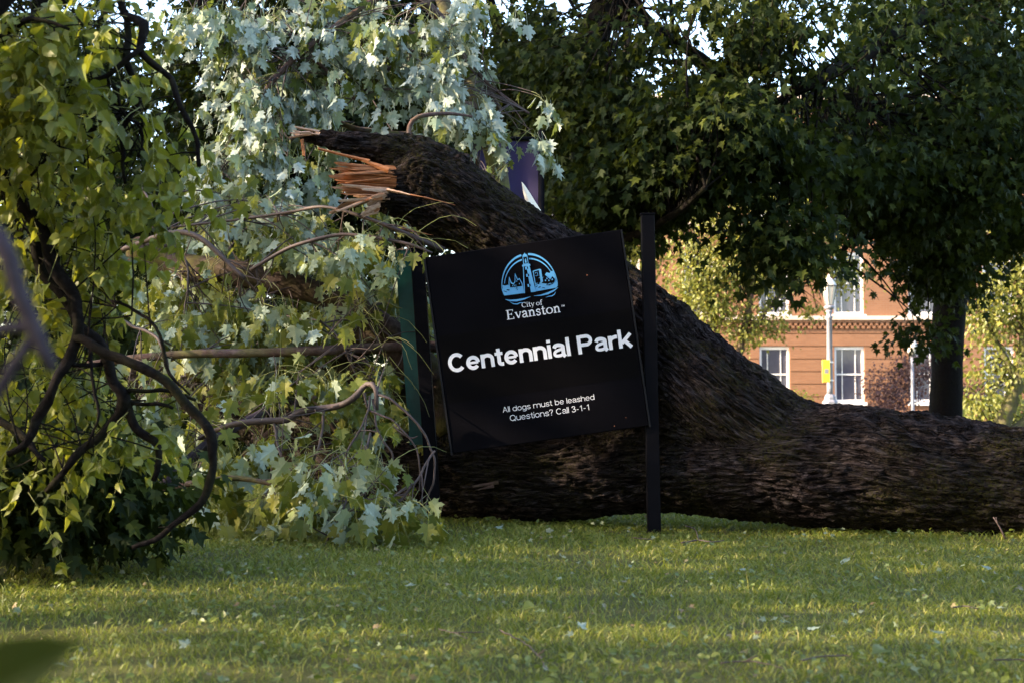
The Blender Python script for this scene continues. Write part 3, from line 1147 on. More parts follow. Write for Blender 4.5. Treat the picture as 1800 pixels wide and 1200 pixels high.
    clump_tree('street_tree', 'tall yellow-green tree seen in gaps between the dark crowns', 'tree', P(1090, 760, D),
               [(1090, 765, D, 16), (1095, 500, D, 13), (1100, 200, D, 10), (1105, -100, D, 6)], [[(1096, 420, D, 8), (1220, 250, D, 6), (1320, 120, D, 3)], [(1096, 460, D, 8), (960, 290, D, 6), (860, 150, D, 3)]],
               [(1100, 250, D, 3.0, 2, 1.6, 60), (1290, 270, D, 2.2, 2, 1.4, 40), (900, 280, D, 2.6, 2, 1.7, 50), (1100, 420, D, 2.4, 1.5, 1.2, 50), (720, 200, D, 2.6, 2, 1.6, 40), (1460, 330, D, 2.0, 1.5, 1.0, 30)],
               OVAL, M['lit_leaf'], .24, 20, 18, M['bark_dark'], 0, None, sig=(.5, .5, .32), twig=.02, maxd=6)
    # unseen trees beside and behind the camera, added to block sun and sky light
    g3 = 'unseen park trees added to shade the lawn'
    for i, (x, y, h) in enumerate(((-15, -11, 13), (-17, -4, 14), (-16, 4.6, 13.5), (-17, 12.5, 14.5), (-19, 20, 15), (-7, -10, 12.5), (2, -11, 12), (10.5, -10, 12.5))):
        root = thing('unseen_shade_tree', (x, y, 0), 'broad unseen tree added outside the picture to shade the lawn', 'tree', g3)
        r = np.random.RandomState(40 + i)
        b = MB()
        p, q = smooth_path([(x, y, 0), (x + .1, y, 3), (x - .1, y + .2, 6), (x, y, h * .8)], [.4, .33, .27, .08], .4)
        b.add(*gnarly_tube(p, q, 12, i, .05))
        part('trunk', b, M['bark_dark'], root, True)
        n = 3000 if i == 2 else 9000  # one crown thinned to let dappled sun through
        u = rand_dirs(n, r) * (r.rand(n, 1) ** (1 / 2.6))
        pos = np.array((x, y, h * .56)) + u * np.array((4.4, 4.6, h * .46))
        nn = nrm(u + r.normal(size=(n, 3)) * .6)
        yy = nrm(r.normal(size=(n, 3)) + np.array((0, 0, -.5)))
        leaf_parts(root, QUAD, pos, leaf_frames(yy, nn), .37 * r.uniform(.7, 1.2, n), M['far_leaf'], 0)


build_background()

# ------------------------------------------------------------------ lamp posts, yellow sign, purple banner
def build_street():
    D = 38.0
    c = P(1459, 700, D)
    x = c[0]
    root = thing('lamp_post', (x, D, 0), 'tall grey lamp post with white lantern, left of the bare tree trunk', 'lamp post', 'lamp posts before the building')
    b = MB()
    b.box((x - .24, D - .24, 0), (x + .24, D + .24, .12))
    b.lathe([(.20, .12), (.20, .72), (.21, .74), (.21, .80), (.15, .86), (.15, .92), (.11, 1.0)], (x, D, 0), 8, math.pi / 8)
    part('base', b, M['lamp_paint'], root)
    b = MB()
    b.lathe([(.085, 1.0), (.082, 1.2), (.072, 3.0), (.092, 3.02), (.092, 3.07), (.072, 3.09), (.068, 3.16), (.10, 3.2), (.075, 3.24)], (x, D, 0), 16)
    part('shaft', b, M['lamp_paint'], root, True)
    b = MB()
    b.lathe([(.085, 3.24), (.14, 3.29), (.14, 3.33), (.10, 3.36)], (x, D, 0), 16)
    part('collar', b, M['lamp_paint'], root, True)
    b = MB()
    b.lathe([(.10, 3.37), (.185, 3.86)], (x, D, 0), 8, math.pi / 8)
    lan = part('lantern', b, M['lamp_glass'], root)
    b = MB()
    for k in range(8):
        a = k / 8 * 2 * math.pi + math.pi / 8
        b.tube([(x + .104 * math.cos(a), D + .104 * math.sin(a), 3.37), (x + .192 * math.cos(a), D + .192 * math.sin(a), 3.87)], .012, 4)
    b.lathe([(.185, 3.862), (.205, 3.87), (.205, 3.90), (.17, 3.902)], (x, D, 0), 8, math.pi / 8)
    part('lantern_frame', b, M['lamp_dark'], lan)
    b = MB()
    b.lathe([(.205, 3.905), (.16, 3.98), (.08, 4.08), (.03, 4.11), (.035, 4.15), (.008, 4.20)], (x, D, 0), 8, math.pi / 8)
    part('lantern_cap', b, M['lamp_glass'], root)
    # yellow plate on the post
    t = thing('yellow_notice', (x - .14, D - .1, 1.32), 'yellow notice plate with grey square hung on the tall lamp post', 'notice')
    b = MB()
    zc = P(1450, 652, D)[2]
    xc = P(1450, 652, D)[0]
    b.box((xc - .105, D - .16, zc - .30), (xc + .105, D - .135, zc + .30))
    o = part('plate', b, M['yellow'], t)
    bv = o.modifiers.new('bevel', 'BEVEL')
    bv.width = .012
    b = MB()
    b.box((xc - .04, D - .164, zc - .06), (xc + .06, D - .1605, zc + .06))
    part('symbol', b, M['grey_print'], t)
    b = MB()
    for dz in (-.24, .24):
        b.box((xc + .02, D - .134, zc + dz - .02), (x - .02, D - .07, zc + dz + .02))
        b.lathe([(.10, zc + dz - .02), (.10, zc + dz + .02)], (x, D, 0), 12)
    part('strap', b, M['white_paint'], t)
    D = 45.0 - 1.2
    x = P(1603, 600, D)[0]
    root = thing('lamp_post', (x, D, 0), 'short slender lamp post with round white head close to the bare tree trunk', 'lamp post', 'lamp posts before the building')
    b = MB()
    b.lathe([(.09, 0), (.09, .3), (.055, .36), (.05, 1.1), (.045, 2.18)], (x, D, 0), 12)
    part('shaft', b, M['lamp_paint'], root, True)
    b = MB()
    b.lathe([(.055, 2.181), (.08, 2.2), (.08, 2.25), (.10, 2.27)], (x, D, 0), 12)
    part('collar', b, M['lamp_dark'], root, True)
    b = MB()
    b.lathe([(.10, 2.272), (.17, 2.36), (.185, 2.50), (.15, 2.62), (.08, 2.69), (.02, 2.72)], (x, D, 0), 14)
    part('lantern', b, M['lamp_glass'], root, True)
    # purple banner hanging between two poles behind the silver leaves
    D = 13.2
    a0, a1 = P(838, 248, D), P(946, 380, D)
    t = thing('purple_banner', ((a0[0] + a1[0]) / 2, D, 0), 'deep purple banner hanging behind the broken limb', 'banner')
    nx, nz = 24, 24
    xs = np.linspace(a0[0], a1[0], nx)
    zs = np.linspace(a1[2], a0[2], nz)
    X, Z = np.meshgrid(xs, zs)
    Yy = D + .03 * np.sin(X * 14) + .02 * np.sin(Z * 5 + X * 4)
    v = np.stack([X.ravel(), Yy.ravel(), Z.ravel()], 1)
    i = np.arange(nz - 1)[:, None] * nx + np.arange(nx - 1)[None]
    b = MB()
    b.add(v, np.stack([i, i + 1, i + nx + 1, i + nx], -1).reshape(-1, 4))
    part('cloth', b, M['purple'], t, True)
    b = MB()
    b.tube([(a0[0] - .03, D, 0), (a0[0] - .03, D, a0[2] + .1)], .03, 10)
    part('pole', b, M['post_black'], t, True)
    b = MB()
    b.tube([(a1[0] + .03, D, 0), (a1[0] + .03, D, a0[2] + .1)], .03, 10)
    part('pole', b, M['post_black'], t, True)
    b = MB()
    b.tube([(a0[0] - .03, D, a0[2] + .02), (a1[0] + .03, D, a0[2] + .02)], .02, 8)
    part('rail', b, M['post_black'], t, True)


build_street()

# ------------------------------------------------------------------ the fallen tree
def axis_samples(pp, n=220):
    p, r = pix_path(pp, .04)
    s = np.concatenate([[0], np.cumsum(np.linalg.norm(np.diff(p, axis=0), axis=1))])
    u = np.linspace(0, s[-1], n)
    return np.stack([np.interp(u, s, p[:, k]) for k in range(3)], 1), np.interp(u, s, r), u


LOG = [(2450, 900, 7.7, 102), (2150, 872, 7.9, 100), (1800, 846, 8.3, 99), (1600, 829, 8.5, 105), (1450, 817, 8.66, 109), (1330, 808, 8.8, 100), (1150, 818, 9.1, 84), (900, 832, 9.3, 78), (700, 822, 9.7, 68),
       (550, 780, 10.3, 56), (440, 725, 11.0, 46), (340, 690, 11.6, 40), (240, 665, 12.2, 34)]
LIMB = [(1480, 812, 8.75, 96), (1385, 790, 8.76, 96), (1275, 722, 8.85, 96), (1190, 646, 8.98, 88), (1108, 568, 9.1, 82), (1030, 512, 9.17, 80), (957, 468, 9.2, 77), (855, 396, 9.22, 75), (790, 350, 9.2, 74), (738, 326, 9.18, 66), (704, 328, 9.16, 52), (684, 330, 9.16, 44)]
WEB = [(1340, 775, 8.8, 95), (1240, 745, 8.93, 88), (1150, 725, 9.08, 66), (1110, 720, 9.15, 40)]
LIP = [(800, 380, 9.2, 58), (720, 352, 9.12, 40), (676, 350, 9.08, 30), (652, 358, 9.06, 19)]
SHELL = [(800, 320, 9.2, 52), (740, 285, 9.18, 40), (690, 270, 9.16, 29), (640, 260, 9.14, 23), (600, 252, 9.12, 19), (560, 246, 9.11, 13), (528, 243, 9.1, 10)]


def build_fallen():
    root = thing('fallen_tree', (2.0, 8.5, 0), 'huge broken trunk with splintered limb and silver-leaved crown lying behind the sign', 'tree')
    axes = [axis_samples(a) for a in (LOG, LIMB, LIP, SHELL, WEB)]
    b = MB()
    for p, r, u in axes:
        b.tube(p[::3], r[::3], 40)
    me = b.mesh('trunk_raw', M['bark'])
    o = bpy.data.objects.new('trunk_raw', me)
    COL.objects.link(o)
    md = o.modifiers.new('remesh', 'REMESH')
    md.mode = 'VOXEL'
    md.voxel_size = .0105
    sm = o.modifiers.new('smooth', 'SMOOTH')
    sm.iterations = 14
    sm.factor = .5
    dg = bpy.context.evaluated_depsgraph_get()
    me2 = bpy.data.meshes.new_from_object(o.evaluated_get(dg))
    bpy.data.objects.remove(o)
    n = len(me2.vertices)
    v = np.zeros(n * 3, np.float32)
    me2.vertices.foreach_get('co', v)
    v = v.reshape(-1, 3).astype(float)
    nr = np.zeros(n * 3, np.float32)
    me2.vertex_normals.foreach_get('vector', nr)
    nr = nr.reshape(-1, 3).astype(float)
    # coordinates along the grain of each axis, blended by nearness
    disp = np.zeros(n)
    wsum = np.zeros(n)
    wbest = np.zeros(n)
    grain = np.zeros((n, 3))
    for k, (p, r, u) in enumerate(axes):
        T, N, B = frames(p)
        idx = np.empty(n, int)
        for s in range(0, n, 20000):
            d = ((v[s:s + 20000, None, :] - p[None]) ** 2).sum(-1)
            idx[s:s + 20000] = d.argmin(1)
        rel = v - p[idx]
        a = (rel * N[idx]).sum(1)
        c = (rel * B[idx]).sum(1)
        ss = u[idx] + (rel * T[idx]).sum(1)
        dist = np.sqrt(a * a + c * c)
        w = np.exp(-((dist - r[idx]) / .035) ** 2) + 1e-6
        if k in (1, 2, 3):
            ss = ss + 40 * (1 if k == 1 else 1.0)
        wob = np.stack([ss * 1.6 + k, a * 5, c * 5], 1)
        wa = pn(wob) * .05
        wc = pn(wob + 31.3) * .05
        wa = wa + pn(wob * 3.1 + 5) * .022
        wc = wc + pn(wob * 3.1 + 55) * .022
        q = np.stack([(ss + wc) * 5.0, (a + wa) * 27, (c + wc) * 27], 1)
        crack = np.minimum(1, np.abs(pn(np.stack([ss * 13 + wa * 60, a * 10, c * 10], 1) + 71)) * 5)
        n1 = pn(q)
        n2 = pn(q * 2.1 + 7.7)
        n3 = pn(np.stack([ss * 16, a * 42, c * 42], 1))
        plate = pn(np.stack([ss * 9, a * 12, c * 12], 1) + 3)
        h = np.minimum(1, np.abs(n1) * 4.0) * .025 + np.minimum(1, np.abs(n2) * 3.5) * .012 + n3 * .010 + plate * .020 + crack * .007 - .030
        big = fbm(np.stack([ss * 1.3, a * 2.4, c * 2.4], 1) + 9, 2) * .035
        disp += w * (h + big)
        bt = w > wbest
        grain[bt] = np.stack([ss, a + wa, c + wc], 1)[bt]
        wbest = np.maximum(wbest, w)
        wsum += w
    disp /= wsum
    # burrs and knots
    for (px, py, d, rad, hh) in ((735, 268, 8.93, .11, .035), (1145, 545, 8.9, .16, .03), (1390, 700, 8.55, .22, -.035), (1320, 640, 8.62, .2, -.02), (850, 300, 8.95, .12, .02), (1500, 715, 8.4, .2, .03), (1180, 850, 8.7, .15, .03)):
        c = P(px, py, d)
        disp += hh * np.exp(-((v - c) ** 2).sum(1) / rad ** 2)
    v = v + nr * disp[:, None]
    # ragged bark edge where the wood is torn
    px, py, f = proj(v)
    edge = (px < 705) & (py > 285) & (py < 400)
    jag = fbm(np.stack([v[:, 1] * 14, v[:, 2] * 14, v[:, 0] * 3], 1), 3)
    v[edge, 0] += jag[edge] * .06
    v -= off_of(root)
    me2.vertices.foreach_set('co', v.astype(np.float32).ravel())
    me2.polygons.foreach_set('use_smooth', np.ones(len(me2.polygons), bool))
    me2.update()
    me2.name = 'trunk'
    at = me2.attributes.new('grain', 'FLOAT_VECTOR', 'POINT')
    at.data.foreach_set('vector', grain.astype(np.float32).ravel())
    me2.materials.clear()
    me2.materials.append(M['bark_hero'])
    link('trunk', me2, root)

    # torn wood
    r = np.random.RandomState(5)

    def shard(a, bb, w, th, m, twist=0.3, seed=0, name='splinter', taper=None):
        """a long torn sliver from a (root) to bb (tip)"""
        rs = np.random.RandomState(seed)
        n = 9
        taper = rs.uniform(.25, .8) if taper is None else taper
        a, bb = np.array(a), np.array(bb)
        d = nrm(bb - a)
        L = np.linalg.norm(bb - a)
        up = np.array((0, 0, 1.0))
        N = nrm(up - d * np.dot(up, d))
        B = np.cross(d, N)
        ang = rs.uniform(-twist, twist)
        N, B = N * math.cos(ang) + B * math.sin(ang), B * math.cos(ang) - N * math.sin(ang)
        v = []
        ea, eb = rs.uniform(-.3, .3, 2)
        for i in range(n):
            t = i / (n - 1)
            ww = w * (1 - taper * t) * (1 + rs.uniform(-.10, .10))
            hh = th * (1 - t * .6)
            c = a + d * L * t + N * math.sin(t * 2.2) * L * .015 * ea
            ea += rs.uniform(-.12, .12)
            eb += rs.uniform(-.12, .12)
            v += [c + N * ww * (1 + ea * .3), c + N * ww * .45 + B * hh * (.5 + .3 * eb), c - N * ww * .2 + B * hh * (.9 + ea * .3), c - N * ww * (1 + eb * .3), c - B * hh * .5]
        q, t3 = [], []
        for i in range(n - 1):
            for j in range(5):
                k = (j + 1) % 5
                q.append((i * 5 + j, i * 5 + k, i * 5 + 5 + k, i * 5 + 5 + j))
        # forked, jagged tip
        m0 = (n - 1) * 5
        tips = [v[m0] * .6 + v[m0 + 1] * .4 + d * w * rs.uniform(.2, 3.0), v[m0 + 2] + d * w * rs.uniform(-.2, 1.4), v[m0 + 3] * .7 + v[m0 + 2] * .3 + d * w * rs.uniform(.1, 2.4)]
        nb = len(v)
        v += tips
        t3 += [(m0, m0 + 1, nb), (m0 + 1, m0 + 2, nb + 1), (m0 + 2, m0 + 3, nb + 2), (m0 + 4, m0, nb), (m0 + 3, m0 + 4, nb + 2), (m0 + 4, nb, nb + 1), (m0 + 4, nb + 1, nb + 2),
               (m0 + 1, nb + 1, nb), (m0 + 2, nb + 2, nb + 1)]
        b = MB()
        b.add(v, q, t3)
        part(name, b, m, root)

    sh = [  # root px, tip px, half width px, material
        ((690, 303, 9.02), (592, 287, 8.94), 9, 'wood_orange'), ((688, 312, 8.98), (584, 297, 8.88), 8, 'wood_orange'), ((690, 318, 9.0), (583, 311, 8.86), 8, 'wood_orange'),
        ((686, 306, 9.1), (610, 296, 9.08), 10, 'wood_orange'), ((688, 322, 9.02), (598, 322, 8.93), 8, 'wood_orange'), ((684, 329, 8.95), (588, 330, 8.84), 6, 'wood_pale'),
        ((684, 334, 8.92), (606, 326, 8.80), 6, 'wood_pale'), ((676, 340, 8.92), (596, 370, 8.78), 6, 'wood_pale'), ((672, 342, 8.96), (584, 373, 8.90), 4, 'wood_pale'),
        ((680, 336, 8.90), (640, 333, 8.80), 5, 'wood_pale'), ((672, 348, 8.92), (640, 352, 8.84), 4, 'wood_orange'), ((668, 360, 8.92), (638, 376, 8.86), 6, 'wood_pale'), ((666, 366, 8.94), (640, 380, 8.9), 4, 'wood_orange'),
        ((684, 300, 9.06), (630, 303, 9.0), 7, 'wood_orange'), ((690, 326, 9.08), (615, 318, 9.1), 9, 'wood_pale'), ((672, 352, 8.98), (626, 345, 9.0), 6, 'wood_pale')]
    for k, (a, t, w, mm) in enumerate(sh):
        w = min(w, 4.0)
        shard(P(*a), P(*t), w * PX(9), w * PX(9) * .55, M[mm], .35, 60 + k)
    def fan_plate(ra, rb, ta, tb, nv, nu, jag, m, seed):
        """a sheet of torn fibres between a root line and a ragged tip line (pixel, distance), with depth and grain"""
        rs = np.random.RandomState(seed)
        ra, rb, ta, tb = [P(*q) for q in (ra, rb, ta, tb)]
        t = np.linspace(0, 1, nv)
        cut = 1 - jag * np.abs(pn(np.stack([t * 13, t * 0 + seed, t * 0], 1)) * 1.5 + rs.uniform(0, .35, nv))
        rel = pn(np.stack([t * 21, t * 0 + seed + .5, t * 0], 1)) * .05 + rs.uniform(-.006, .006, nv)
        v = []
        for side in (0, 1):
            for i in range(nu):
                u = i / (nu - 1)
                root, tip = ra + (rb - ra) * t[:, None], ta + (tb - ta) * t[:, None]
                p = root + (tip - root) * (u * cut)[:, None]
                p = p + np.array((0, -1.0, 0)) * (rel * (.4 + u * .6) * (1 - 2 * side * .2))[:, None]
                p[:, 1] += side * (.035 * (1 - u) + .006)
                p[:, 2] += pn(np.stack([t * 9, u * 2 + t * 0, t * 0 + seed], 1)) * .012 * u
                v.append(p)
        v = np.concatenate(v)
        idx = lambda s_, i, j: s_ * nu * nv + i * nv + j
        q = []
        for i in range(nu - 1):
            for j in range(nv - 1):
                q.append((idx(0, i, j), idx(0, i, j + 1), idx(0, i + 1, j + 1), idx(0, i + 1, j)))
                q.append((idx(1, i, j), idx(1, i + 1, j), idx(1, i + 1, j + 1), idx(1, i, j + 1)))
        for j in range(nv - 1):
            q.append((idx(0, nu - 1, j), idx(0, nu - 1, j + 1), idx(1, nu - 1, j + 1), idx(1, nu - 1, j)))
        b = MB()
        b.add(v, q)
        part('torn_wood', b, m, root_o)
    root_o = root
    fan_plate((700, 300, 9.04), (700, 326, 8.99), (590, 283, 8.97), (580, 318, 8.88), 60, 7, .42, M['wood_orange'], 3)
    fan_plate((698, 306, 8.99), (696, 330, 8.95), (604, 296, 8.9), (588, 326, 8.83), 40, 7, .6, M['wood_orange'], 8)
    fan_plate((692, 328, 8.96), (678, 344, 8.93), (588, 324, 8.86), (600, 343, 8.84), 34, 7, .45, M['wood_pale'], 12)
    fan_plate((668, 338, 8.93), (662, 350, 8.93), (590, 362, 8.8), (580, 377, 8.82), 20, 6, .3, M['wood_pale'], 15)
    fan_plate((672, 340, 8.95), (664, 374, 8.95), (650, 346, 8.84), (634, 384, 8.86), 34, 5, .7, M['wood_pale'], 19)
    for k in range(22):
        y0 = r.uniform(298, 356)
        tx, ty = r.uniform(592, 650), 316 + (y0 - 322) * 1.1 + r.normal() * 7
        shard(P(686, y0, 9.0 + r.normal() * .05), P(tx, ty, 8.93 + r.normal() * .07), (r.uniform(1.6, 4.0) if k < 16 else r.uniform(.6, 1.5)) * PX(9), .006, M['wood_orange' if y0 < 325 else 'wood_pale'], .5, 160 + k)
    # orange heartwood deep in the break
    b = MB()
    u, q, t = tube_geo([P(666, 317, 9.12), P(676, 318, 9.1), P(720, 325, 9.12)], [.06, .105, .12], 28)
    jg = pn(u * 22) * .03
    u = u + np.stack([jg * 2, jg, jg], 1)
    b.add(u, q, t)
    part('heartwood', b, M['wood_orange'], root)
    # torn underside of the upper shell, its pale tip and the hanging strip
    shard(P(650, 284, 8.98), P(560, 262, 9.02), 3.2 * PX(9), .03, M['wood_orange'], .1, 81, 'torn_edge')
    shard(P(684, 300, 8.96), P(640, 283, 8.98), 5 * PX(9), .03, M['wood_orange'], .1, 82, 'torn_edge')
    for k in range(9):
        a0 = r.uniform(536, 578)
        shard(P(a0, 236 + r.normal() * 1.5, 9.08 + r.normal() * .03), P(r.uniform(508, 524), 236 + r.normal() * 5, 9.08 + r.normal() * .04), r.uniform(1.5, 4) * PX(9), .02, M['wood_pale'], .6, 220 + k, 'torn_tip')
    shard(P(531, 246, 9.04), P(534, 272, 9.03), 4.5 * PX(9), .02, M['wood_orange'], .1, 84, 'hanging_strip')
    # the long crack along the underside of the limb
    cr = [(680, 334), (700, 338), (722, 343), (745, 347), (770, 353), (800, 361)]
    for k in range(len(cr) - 1):
        d = 8.88 - .02 * k
        shard(P(*cr[k], d), P(*cr[k + 1], d - .015), (3.0 - .5 * k) * PX(9), .02, M['wood_pale' if k < 2 else 'wood_orange'], .1, 90 + k, 'cracked_wood')
    # tall bare sliver standing up behind the limb, its sunlit look painted near-white
    ol = [(917, 320), (922, 326), (931, 340), (938, 352), (948, 368), (957, 383), (968, 404), (940, 404), (934, 386), (927, 372), (923, 352), (919, 336)]
    fr = np.array([P(x, y, 9.46 + .0006 * (x - 917)) for x, y in ol])
    bk = fr + np.array((.012, .05, 0)) * np.linspace(.2, 1, 12)[[0, 1, 3, 5, 7, 9, 11, 11, 9, 6, 4, 2]][:, None]
    b = MB()
    nn_ = len(ol)
    ce = np.array([P(938, 376, 9.445)])
    b.add(np.concatenate([fr, bk, ce]), [(i, i + nn_, (i + 1) % nn_ + nn_, (i + 1) % nn_) for i in range(nn_)], [(2 * nn_, (i + 1) % nn_, i) for i in range(nn_)] + [(nn_, nn_ + i, nn_ + i + 1) for i in range(1, nn_ - 1)])
    part('sun_painted_splinter', b, M['wood_sun_painted'], root)
    # exposed patch low on the log
    for k in range(2):
        shard(P(876 - k * 8, 847 + k * 6, 9.0), P(834 + k * 6, 854 + k * 6, 9.02), 3 * PX(9), .012, M['bark_smooth'], .1, 96 + k, 'bare_patch')
    shard(P(706, 402, 8.95), P(752, 412, 9.0), 4 * PX(9), .02, M['wood_orange'], .1, 97, 'bare_patch')

    # limbs of the crown
    limbs = [
        ([(240, 440, 10.2, 24), (320, 468, 10.0, 23), (400, 478, 9.8, 23), (470, 492, 9.7, 21), (560, 515, 9.6, 20), (640, 548, 9.5, 19), (700, 590, 9.5, 20), (760, 660, 9.5, 24), (800, 760, 9.4, 30)], 'bark_limb', 20),
        ([(150, 640, 9.2, 5), (230, 630, 9.0, 7), (330, 622, 8.9, 7.5), (450, 620, 8.9, 8), (560, 616, 8.9, 8.5), (660, 612, 9.1, 9), (770, 610, 9.2, 10), (860, 640, 9.3, 12)], 'bark_smooth', 10),
        ([(560, 640, 10, 16), (620, 610, 9.9, 24), (660, 592, 9.8, 30), (700, 610, 9.7, 30), (760, 690, 9.5, 34)], 'bark_limb', 20),
        ([(340, 650, 10.6, 22), (430, 640, 10.4, 24), (520, 640, 10.2, 24), (610, 650, 10, 26), (720, 700, 9.7, 34)], 'bark_limb', 16),
        ([(350, 770, 8.6, 4), (400, 748, 8.5, 5), (450, 740, 8.5, 6), (505, 737, 8.5, 6), (530, 722, 8.5, 6), (590, 714, 8.5, 6), (620, 700, 8.45, 6), (645, 675, 8.45, 5), (660, 682, 8.4, 4.5), (662, 720, 8.4, 4)], 'twig', 10),
        ([(640, 830, 9.0, 3), (560, 712, 9.0, 5), (540, 690, 9.05, 6), (500, 735, 9.1, 6), (430, 800, 9.2, 7)], 'bark_smooth', 8),
        ([(210, 440, 9.5, 5), (330, 410, 9.2, 5), (430, 490, 9.1, 4)], 'twig', 8),
        ([(440, 475, 9.1, 3.4), (500, 440, 9.05, 3.6), (545, 424, 9.0, 3.4), (600, 413, 9.0, 3.3), (660, 418, 8.95, 3.3), (720, 430, 8.9, 3), (760, 445, 8.9, 2)], 'twig', 8),
        ([(300, 400, 9.4, 2), (430, 385, 9.3, 2.4), (510, 373, 9.2, 2.8), (570, 364, 9.0, 2.8), (640, 382, 8.9, 3.2), (700, 405, 8.9, 4), (780, 440, 9.0, 6)], 'twig', 8),
        ([(700, 255, 9.25, 4.5), (717, 246, 9.25, 4.5), (720, 222, 9.3, 4.2), (735, 206, 9.3, 4), (785, 200, 9.4, 3.2), (830, 205, 9.5, 2)], 'bark_smooth', 8),
        ([(260, 880, 8.4, 8), (330, 810, 8.6, 9), (380, 770, 8.7, 9), (470, 720, 8.9, 8)], 'bark_grey', 10),
        ([(240, 870, 8.3, 6), (330, 850, 8.2, 5), (420, 840, 8.1, 5), (520, 860, 8.0, 3)], 'bark_smooth', 8),
    ]
    sk = []
    for k, (pp, mm, seg) in enumerate(limbs):
        p, q = pix_path(pp, .05)
        sk.append(p)
        b = MB()
        b.add(*gnarly_tube(p, q, max(8, seg), k + 30, .08, .004 if seg > 12 else 0))
        part('limb', b, M[mm], root, True)
    # thin hanging bare twigs near the sign
    bare = [
        [(660, 690, 8.4, 2.6), (690, 705, 8.35, 2.6), (730, 740, 8.3, 2.4), (755, 780, 8.28, 2.2), (763, 830, 8.28, 2), (748, 890, 8.28, 1.6)],
        [(655, 700, 8.4, 2.4), (665, 760, 8.35, 2.2), (690, 800, 8.35, 2), (688, 850, 8.35, 1.6), (670, 880, 8.35, 1.2)],
        [(650, 695, 8.4, 2.4), (640, 740, 8.35, 2), (610, 790, 8.3, 2), (600, 850, 8.3, 1.5)],
        [(640, 690, 8.4, 2.4), (648, 720, 8.38, 2.2), (700, 745, 8.3, 2), (735, 800, 8.3, 1.7), (740, 860, 8.3, 1.3)],
        [(570, 718, 8.5, 3), (565, 760, 8.45, 2.6), (555, 800, 8.4, 2.4), (540, 850, 8.4, 2)],
        [(690, 745, 8.35, 1.8), (720, 770, 8.3, 1.6), (735, 765, 8.3, 1)],
        [(480, 740, 8.5, 3), (490, 790, 8.4, 2.4), (500, 840, 8.2, 2), (470, 880, 8.1, 1.6)],
        [(560, 560, 9, 2.4), (600, 600, 8.9, 2.2), (640, 700, 8.9, 1.8)],
        [(250, 330, 9.5, 2.4), (300, 420, 9.3, 2.2), (330, 470, 9.2, 2), (325, 540, 9.2, 1.6)],
        [(210, 560, 9, 3), (280, 600, 8.8, 3), (300, 660, 8.8, 2.6), (330, 700, 8.8, 2.2)],
        [(640, 930, 7.9, 2), (700, 880, 8, 2.4), (740, 830, 8.1, 2.4), (764, 790, 8.2, 2)],
        [(570, 960, 7.7, 2), (600, 900, 7.8, 2.4), (640, 830, 8, 2.4), (650, 760, 8.2, 2.6)],
    ]
    tw = MB()
    for pp in bare:
        p, q = pix_path(pp, .03)
        p = p + np.stack([pn(p * 9), pn(p * 9 + 5), pn(p * 9 + 11)], 1) * .02
        sk.append(p)
        tw.tube(p, q, 5, False)
    # leaf sprays: px, py, rx, ry, distance, spread, count, underside share, size
    sp = Spray(3)
    r = sp.r
    blobs = [
        (330, 480, 110, 80, 9.8, .4, 26, .35, .125), (420, 420, 120, 70, 9.9, .5, 34, .6, .12), (560, 420, 110, 55, 9.6, .4, 32, .65, .12), (660, 440, 80, 45, 9.0, .25, 24, .6, .12),
        (710, 470, 40, 60, 8.75, .15, 13, .5, .12), (360, 590, 130, 70, 9.4, .5, 36, .45, .125), (490, 570, 110, 70, 9.3, .4, 36, .5, .12), (610, 560, 80, 70, 9.2, .3, 30, .45, .12),
        (660, 620, 45, 80, 9.0, .2, 16, .35, .12), (640, 720, 80, 60, 9.0, .3, 20, .35, .12), (480, 690, 90, 50, 8.8, .3, 18, .35, .125), (520, 770, 110, 50, 8.6, .3, 16, .3, .12), (330, 800, 80, 60, 8.5, .3, 18, .4, .125),
        (735, 520, 50, 60, 10.2, .3, 20, .3, .12), (745, 660, 50, 90, 10.2, .3, 24, .3, .12), (640, 330, 60, 40, 10.6, .3, 14, .6, .12), (580, 850, 90, 50, 8.0, .25, 24, .5, .125), (650, 890, 80, 45, 7.8, .2, 20, .45, .125), (540, 920, 60, 30, 7.8, .15, 9, .5, .125), (700, 905, 40, 35, 7.9, .1, 8, .4, .125), (420, 880, 90, 45, 8.2, .25, 15, .45, .12),
        (270, 700, 70, 70, 8.8, .3, 14, .4, .125), (730, 420, 40, 30, 8.7, .1, 7, .6, .11), (450, 480, 220, 120, 10.6, .5, 60, .5, .12), (420, 700, 200, 90, 10.6, .6, 34, .4, .12)]
    tg = []
    for px, py, rx, ry, d, sd, n, bk, sz in blobs:
        for i in range(int(n * .92)):
            if i % 4 == 0:
                hub = rand_dirs(1, r)[0] * r.rand() ** .5
            u = hub + r.normal(size=3) * .17
            o = P(px + u[0] * rx, py - 15 + u[2] * ry, d + u[1] * sd)
            if o[2] < .12:
                o[2] = .12 + r.rand() * .1
            qx, qy, _ = proj(o[None])
            if (qx[0] > 690 and 455 < qy[0] < 830 and d < 9.3) or (qx[0] > 738 and qy[0] < 470):
                continue
            tg.append(o)
            sp.add(o, (r.normal() * .8 + .1, r.normal() * .6 - .3, r.normal() * .3 + .1), r.uniform(.25, .5), sz, bk, 5, 1.0, .0026)
    pos, F, z = sp.arrays()
